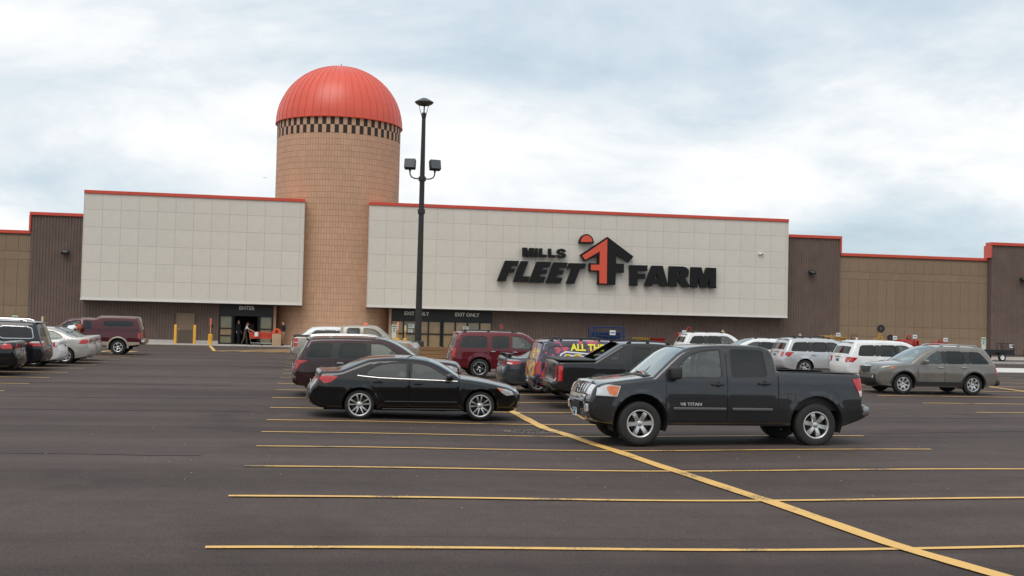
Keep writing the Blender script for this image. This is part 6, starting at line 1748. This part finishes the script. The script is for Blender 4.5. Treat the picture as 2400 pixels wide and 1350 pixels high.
def pose(**k):
    J = dict(pelvis=(0, 0, .96), spine=(0, .01, 1.14), chest=(0, .0, 1.34), neck=(0, -.005, 1.50), jaw=(0, -.02, 1.575), head=(0, -.025, 1.645), crown=(0, -.015, 1.73),
        lsh=(.175, 0, 1.42), lel=(.225, .03, 1.15), lwr=(.235, -.04, .92), lpa=(.235, -.06, .85), rsh=(-.175, 0, 1.42), rel=(-.225, .03, 1.15), rwr=(-.235, -.04, .92), rpa=(-.235, -.06, .85),
        lhp=(.095, 0, .90), lkn=(.10, -.02, .50), lan=(.10, .03, .09), lto=(.115, -.13, .035), rhp=(-.095, 0, .90), rkn=(-.10, -.02, .50), ran=(-.10, .03, .09), rto=(-.115, -.13, .035))
    J.update(k); return J
SKIN = mat('skin', (.50, .29, .21), .55); NAVY = mat('cloth_navy', (.012, .014, .020), .9); KHAKI = mat('cloth_khaki', (.27, .185, .105), .9); DKBR = mat('cloth_dark', (.028, .020, .017), .9)
SHOE = mat('shoe_dark', (.02, .018, .016), .7); WHITEC = mat('cloth_white', (.70, .70, .69), .9); HAIRD = mat('hair_dark', (.02, .014, .010), .8); OLIVE = mat('cloth_olive', (.075, .06, .045), .9); HAIRG = mat('hair_grey', (.25, .22, .19), .8)
person((-1.52, 81.8, .05), rad(-60), pose(lkn=(.10, -.06, .50), rto=(-.15, -.12, .035)), (SKIN, NAVY, KHAKI, SHOE, NAVY), 'person in a dark jacket and khaki trousers standing by the silo wall', HAIRD)
person((-4.12, 82.1, .05), rad(90), pose(pelvis=(0, .03, .92), spine=(0, -.01, 1.09), chest=(0, -.07, 1.28), neck=(0, -.13, 1.43), jaw=(0, -.17, 1.49), head=(0, -.185, 1.555), crown=(0, -.185, 1.64), lsh=(.17, -.08, 1.36), lel=(.20, -.30, 1.17), lwr=(.18, -.52, 1.08), lpa=(.17, -.585, 1.065), rsh=(-.17, -.08, 1.36), rel=(-.20, -.30, 1.17), rwr=(-.18, -.52, 1.08), rpa=(-.17, -.585, 1.065),
    lkn=(.10, -.12, .50), lan=(.10, -.14, .09), lto=(.11, -.30, .035), rkn=(-.10, .06, .49), ran=(-.10, .24, .13), rto=(-.11, .10, .04)), (SKIN, DKBR, OLIVE, SHOE, WHITEC), 'person in a dark cap and vest with white sleeves pushing the orange cart', None, mat('cap_red', (.10, .02, .018), .8), .93)
person((-4.72, 84.5, .05), rad(50), pose(rkn=(-.10, -.10, .5), ran=(-.10, -.06, .09), rto=(-.11, -.22, .035)), (SKIN, NAVY, NAVY, SHOE, NAVY), 'person in dark clothes standing in the open entrance doorway', HAIRD)
person((-11.0, 57.15, G(-11, 57.15)), rad(160), pose(spine=(0, -.10, 1.12), chest=(0, -.28, 1.25), neck=(0, -.42, 1.34), jaw=(0, -.49, 1.36), head=(0, -.55, 1.39), crown=(0, -.61, 1.44), lsh=(.18, -.30, 1.31), lel=(.24, -.50, 1.12), lwr=(.18, -.68, 1.02), lpa=(.17, -.74, 1.0), rsh=(-.18, -.30, 1.31), rel=(-.24, -.50, 1.12), rwr=(-.18, -.68, 1.02), rpa=(-.17, -.74, 1.0), face=(0, -.8, -.5)), (SKIN, WHITEC, NAVY, SHOE, WHITEC), 'person in a white shirt leaning into the maroon pickup cab', HAIRG)
t = tag(MB().lathe([(0, -.2), (.14, -.16), (.2, 0), (.15, .17), (.05, .22), (0, .23)], 14, 'z').obj('bundle', mat('bundle_orange', (.42, .085, .022), .8), None, True), 'round orange bundle beside the person in the white shirt', 'bundle'); t.location = (-10.56, 57.45, 1.20); t.scale = (.6, .6, .75)

# ------------------------------------------------------------------ goods displayed along the wall
def price_card(par, x, y, z, w=.34, h=.27):
    c = MB().box(x-w/2, x+w/2, y, y+.012, z, z+h).obj('price_card', M_NOTE, par)
    MB().box(x-w*.36, x+w*.36, y-.004, y-.0005, z+h*.35, z+h*.62).obj('printed_mark', mat('card_blue', (.10, .13, .35), .7), c)
M_BLUE = mat('enamel_blue', (.008, .028, .10), .45, coat=.3, var=(4, .15)); M_EY = mat('enamel_yellow', (.62, .36, .02), .45, coat=.3, var=(4, .12)); M_ER = mat('enamel_red', (.42, .025, .018), .45, coat=.3, var=(4, .15)); M_OCH = mat('enamel_ochre', (.38, .22, .055), .5, coat=.2, var=(5, .2))
t = empty('cattle_chute', (21.4, 80.8, .05), 0, 'blue steel livestock crate with a white price card along the brown wall', 'livestock crate')
for x in (-1.2, -.95, .95, 1.2): MB().rbox(x-.05, x+.05, -.5, -.4, 0, 1.84, .01).obj('post', M_BLUE, t)
for x in (-1.2, 1.2): MB().rbox(x-.05, x+.05, .4, .5, 0, 1.8, .01).obj('post', M_BLUE, t)
for z in (.3, .6, .9, 1.2, 1.45, 1.78):
    MB().rbox(-1.14, 1.14, -.38, -.34, z-.04, z+.04, .01, seg=1).obj('rail', M_BLUE, t)
for s in (-1.12, 1.08):
    for z in (.4, .8, 1.2, 1.6): MB().rbox(s, s+.05, -.33, .39, z-.03, z+.03, .01, seg=1).obj('rail', M_BLUE, t)
for k in range(12): MB().box(-.92+k*.16, -.88+k*.16, -.36, -.33, .3, 1.44).obj('bar', M_BLUE, t)
MB().rbox(-1.15, 1.15, -.42, .42, 1.82, 1.88, .02).obj('top_frame', M_BLUE, t); MB().box(-1.1, 1.1, .36, .38, .1, 1.5).obj('back_panel', M_BLUE, t); price_card(t, .35, -.46, 1.28, .42, .34)
M_PAL = mat('pallet_wood', (.20, .12, .06), .9, var=(3, .3))
def tub(x, m, label):
    t = empty('feed_tub', (x, 80.6, .05), 0, label, 'tub', 'feed tubs along the brown wall')
    b = MB(); ring = []
    for z, w, d in ((0, .36, .3), (.42, .58, .48), (.46, .61, .51), (.46, .57, .47), (.05, .35, .29)):
        ring.append([(w*cx, d*cy, z+.68) for cx, cy in ((-1, -.8), (-.85, -1), (.85, -1), (1, -.8), (1, .8), (.85, 1), (-.85, 1), (-1, .8))])
    V = [p for q in ring for p in q]; F = [(8*j+k, 8*j+(k+1) % 8, 8*j+8+(k+1) % 8, 8*j+8+k) for j in range(4) for k in range(8)]+[tuple(range(32, 40))]
    b.add(V, F); b.obj('tub_shell', m, t, True, 30)
    for j in range(4):
        MB().box(-.5, .5, -.45, .45, j*.17+.10, j*.17+.125).obj('pallet_deck', M_PAL, t)
        for yy in (-.42, -.05, .32): MB().box(-.5, .5, yy, yy+.1, j*.17, j*.17+.098).obj('pallet_runner', M_PAL, t)
tub(23.95, M_EY, 'yellow plastic feed tub beside the red one'); tub(25.12, M_ER, 'red plastic feed tub beside the yellow one')
def implement(x, y, label, m, w, h, kind):
    t = empty('farm_implement', (x, y, .05), 0, label, 'implement')
    if kind == 'tiller':
        for j in range(3): MB().box(-w/2-.05, w/2+.05, -.4, .5, -.62+j*.2, -.46+j*.2).obj('pallet_board', M_PAL, t)
        t.location.z += .62; h = h-.62; hd_ = .30
        MB().rbox(-w/2, w/2, -.25, .35, h*.58, h*.70, .03).obj('deck', m, t, True)
        for s in (-1, 1): MB().rbox(s*w/2-.03, s*w/2+.03, -.35, .45, .0, h*.66, .03).obj('side_plate', m, t, True)
        b = MB()
        for s in (-1, 1): b.tube([(s*.32, -.1, h*.6), (s*.06, -.1, h*1.0)], .035, 6)
        b.tube([(.0, -.1, h*.98), (.0, .4, h*.62)], .03, 6); b.obj('hitch_frame', m, t, True)
        MB().rbox(-.14, .14, -.15, .15, h*.62, h*.78, .04).obj('gearbox', M_IRON, t, True)
        r2 = MB().tube([(-w/2+.04, .05, .28), (w/2-.04, .05, .28)], .05, 8)
        for k in range(9):
            xx = -w/2+.12+k*(w-.24)/8
            for q in range(4): a = q*1.57+k*.5; r2.tube([(xx, .05, .28), (xx, .05+math.cos(a)*.2, .28+math.sin(a)*.2), (xx+.08, .05+math.cos(a+.3)*.22, .28+math.sin(a+.3)*.22)], .016, 5)
        r2.obj('tine_rotor', m, t, True)
        for k in range(5): MB().rbox(-w/2+.1+k*(w-.2)/5, -w/2+.02+(k+1)*(w-.2)/5, -.30, -.26, h*.30, h*(.64 if k % 2 else .70), .02).obj('guard', m, t, True)
    else:  # box blade
        MB().rbox(-w/2, w/2, .2, .26, .9, 1.62, .02).obj('back_plate', m, t); 
        for s in (-1, 1): MB().rbox(s*w/2-.03, s*w/2+.03, -.45, .195, .85, 1.62, .02).obj('side_plate', m, t)
        MB().rbox(-w/2+.04, w/2-.04, -.40, -.28, 1.42, 1.54, .02).obj('tool_bar', m, t)
        for k in range(5): xx = -w/2+.2+k*(w-.4)/4; MB().rbox(xx-.03, xx+.03, -.38, -.30, .75, 1.60, .01).obj('shank', m, t)
        b = MB()
        for s in (-1, 1): b.tube([(s*.35, -.34, 1.5), (s*.07, -.1, 1.66)], .035, 6)
        b.obj('hitch_frame', m, t, True)
        for j in range(5): MB().box(-w/2+.1, w/2-.1, -.5, .3, j*.15, j*.15+.13).obj('pallet_board', M_PAL, t)
    return t
q = implement(27.6, 80.8, 'red tiller with a tall hitch frame rising behind the boxy white SUV', M_ER, 1.5, 2.0, 'tiller'); price_card(q, -.45, -.42, .85)
q = implement(38.95, 81.0, 'ochre box blade on pallets with a white price card by the tan wall', M_OCH, 1.75, 1.7, 'blade'); price_card(q, .25, -.5, 1.55)
q = implement(45.1, 81.0, 'large red tiller with price card before the tan wall', M_ER, 1.5, 1.78, 'tiller'); price_card(q, .35, -.42, .92)
q = implement(47.7, 81.0, 'small red tiller with price card, right of the larger red tiller', M_ER, 1.1, 1.55, 'tiller'); price_card(q, .28, -.42, .74)
t = empty('log_splitter', (42.6, 81.0, .05), 0, 'yellow log splitter stood on end with a black wheel on top', 'log splitter')
MB().rbox(-.42, .25, -.2, .2, 0, 1.45, .03).obj('tank', M_OCH, t, True)
Mr = Matrix.Translation((-.12, -.15, 1.0)) @ Matrix.Rotation(rad(14), 4, 'Y'); MB().rbox(-.11, .11, -.09, .09, -.9, 1.15, .01, Mr).obj('beam', M_OCH, t)
Mr = Matrix.Translation((.52, -.12, .95)) @ Matrix.Rotation(rad(-22), 4, 'Y'); MB().rbox(-.11, .11, -.08, .08, -.9, .75, .02, Mr).obj('arm', M_OCH, t)
for x, z, r_ in ((.18, 2.22, .30), (.95, 1.55, .24)):
    wh = MB().lathe([(r_*.45, -.07), (r_*.9, -.08), (r_, -.04), (r_, .04), (r_*.9, .08), (r_*.45, .07)], 24, 'y', (x, -.2, z)).obj('wheel', M_TYRE, t, True)
    MB().lathe([(0, -.05), (r_*.2, -.06), (r_*.48, -.03), (r_*.48, .03), (0, .05)], 18, 'y', (x, -.2, z)).obj('rim', mat('small_rim', (.10, .10, .10), .4, .5), wh, True)
MB().tube([(.05, -.15, 1.85), (.18, -.2, 2.22)], .035, 6).obj('axle', M_EY, t); MB().rbox(.55, 1.0, -.2, .2, 0, 1.4, .04).obj('engine', M_ER, t, True); price_card(t, 1.28, -.3, 1.42)
t = empty('rack_hoop', (40.63, 80.9, .05), 0, 'brown metal hoop rack with a small card left of the log splitter', 'rack')
MB().tube([(-.2, 0, 0), (-.2, 0, 1.68), (-.17, 0, 1.72), (.19, 0, 1.72), (.22, 0, 1.68), (.22, 0, 0)], .035, 6).obj('hoop', mat('rust_brown', (.16, .075, .03), .8), t, True); MB().box(.14, .30, -.05, -.04, 1.25, 1.52).obj('price_card', M_NOTE, t); MB().box(-.14, .16, -.03, .03, .5, 1.5).obj('panel', M_TIMB, t)
t = empty('card_stand', (39.35, 79.2, .0), 0, 'white card on a thin stand left of the brown hoop rack', 'sign'); MB().lathe([(.012, 0), (.012, 1.35), (0, 1.35)], 6, 'z').obj('post', M_BLK, t); price_card(t, 0, -.03, 1.08, .42, .30)
for x, z, lab in ((28.9, 1.86, 'small beige jug on a shelf board right of the tall red hitch frame'), (35.0, 1.72, 'small beige jug above the low white crossover')):
    t = empty('feed_jug', (x+1.6, 81.5, .05), 0, lab, 'jug')
    MB().lathe([(0, z-.42), (.13, z-.42), (.14, z-.15), (.06, z-.08), (.05, z), (0, z)], 12, 'z').obj('jug', mat('jug_beige', (.42, .33, .20), .6), t, True); MB().box(-.35, .35, -.2, .2, 0, z-.43).obj('shelf', M_PAL, t)
# trailers
def trailer(x, y, label, gate=True):
    t = empty('utility_trailer', (x, y, G(x, y)+.09), 0, label, 'trailer', 'black utility trailers at the right')
    M_TB = mat('trailer_black', (.012, .012, .012), .5)
    for k in range(6): MB().rbox(-1.5, 1.2, -.72+k*.24, -.50+k*.24, .52, .56, .006, seg=1).obj('deck_board', M_PAL, t)
    b = MB()
    for yy in (-.76, .76): b.rbox(-1.55, 1.25, yy-.03, yy+.03, .44, .54, .01); b.tube([(-1.55, yy, .82), (1.25, yy, .82)], .025, 6)
    for xx in (-1.5, -.6, .3, 1.2):
        for yy in (-.76, .76): b.tube([(xx, yy, .5), (xx, yy, .82)], .02, 6)
    b.rbox(-1.58, -1.52, -.79, .79, .44, .54, .01); b.rbox(1.22, 1.28, -.79, .79, .44, .54, .01); b.obj('frame', M_TB, t, True)
    MB().box(-1.5, 1.2, -.775, -.765, .54, .80).obj('side_panel', M_TB, t)
    b = MB(); b.tube([(-1.55, -.5, .48), (-2.7, 0, .48), (-1.55, .5, .48)], .035, 6); b.obj('tongue', M_TB, t, True)
    for yy in (-.90, .90):
        wh = MB().lathe([(.17, -.08), (.27, -.09), (.30, -.05), (.30, .05), (.27, .09), (.17, .08)], 28, 'y', (.15, yy, .30)).obj('wheel', M_TYRE, t, True)
        MB().lathe([(0, -.04), (.05, -.06), (.07, -.03), (.16, -.05), (.18, -.07), (.18, .07), (0, .07)], 24, 'y', (.15, yy, .30)).obj('rim', M_WHT, wh, True)
        MB().rbox(-.25, .55, yy-.10, yy+.10, .64, .67, .01).obj('fender', M_TB, t)
    if gate:
        g_ = MB(); g_.tube([(1.25, -.72, .54), (1.05, -.72, 1.30), (1.05, .72, 1.30), (1.25, .72, .54)], .025, 6)
        for k in range(7): yy = -.6+k*.2; g_.tube([(1.25, yy, .54), (1.05, yy, 1.30)], .012, 5)
        for z, x_ in ((.8, 1.18), (1.05, 1.115)): g_.tube([(x_, -.72, z), (x_, .72, z)], .015, 5)
        gg = g_.obj('ramp_gate', M_TB, t, True); price_card(gg, 1.0, -.74, 1.0, .30, .26)
        g2 = MB(); g2.tube([(-.1, -.76, .82), (-.2, -.76, 1.30), (1.05, -.76, 1.30), (1.25, -.76, .82)], .025, 6); g2.tube([(.35, -.76, .82), (.25, -.76, 1.30)], .018, 6); g2.obj('side_rack', M_TB, t, True)
    return t
trailer(49.1, 76.2, 'black utility trailer with a mesh gate and white wheel rims'); trailer(53.6, 76.2, 'second black trailer at the right photo edge, tongue towards the first', False)
# bird
t = tag(MB().add([(-.05, -.18, 0), (.05, -.18, .01), (.05, .2, .01), (-.05, .2, 0), (-.55, .02, .12), (.55, -.02, .13), (0, 0, -.06), (0, -.26, 0), (0, .30, .01), (0, 0, .06), (-.28, -.10, .09), (.28, -.10, .10), (-.26, .10, .07), (.26, .10, .07)], [(0, 7, 6), (7, 1, 6), (1, 2, 6), (2, 8, 6), (8, 3, 6), (3, 0, 6), (7, 0, 9), (1, 7, 9), (2, 1, 9), (8, 2, 9), (3, 8, 9), (0, 3, 9), (0, 10, 12), (0, 12, 3), (10, 4, 12), (1, 13, 11), (1, 2, 13), (11, 13, 5)]).obj('bird', mat('bird_dark', (.03, .03, .032), .9)), 'small dark bird flying left of the silo dome', 'bird')
t.location = (-2.28, 60.0, 9.03); t.scale = (.14, .14, .14)
t.scale = (.28, .28, .28)
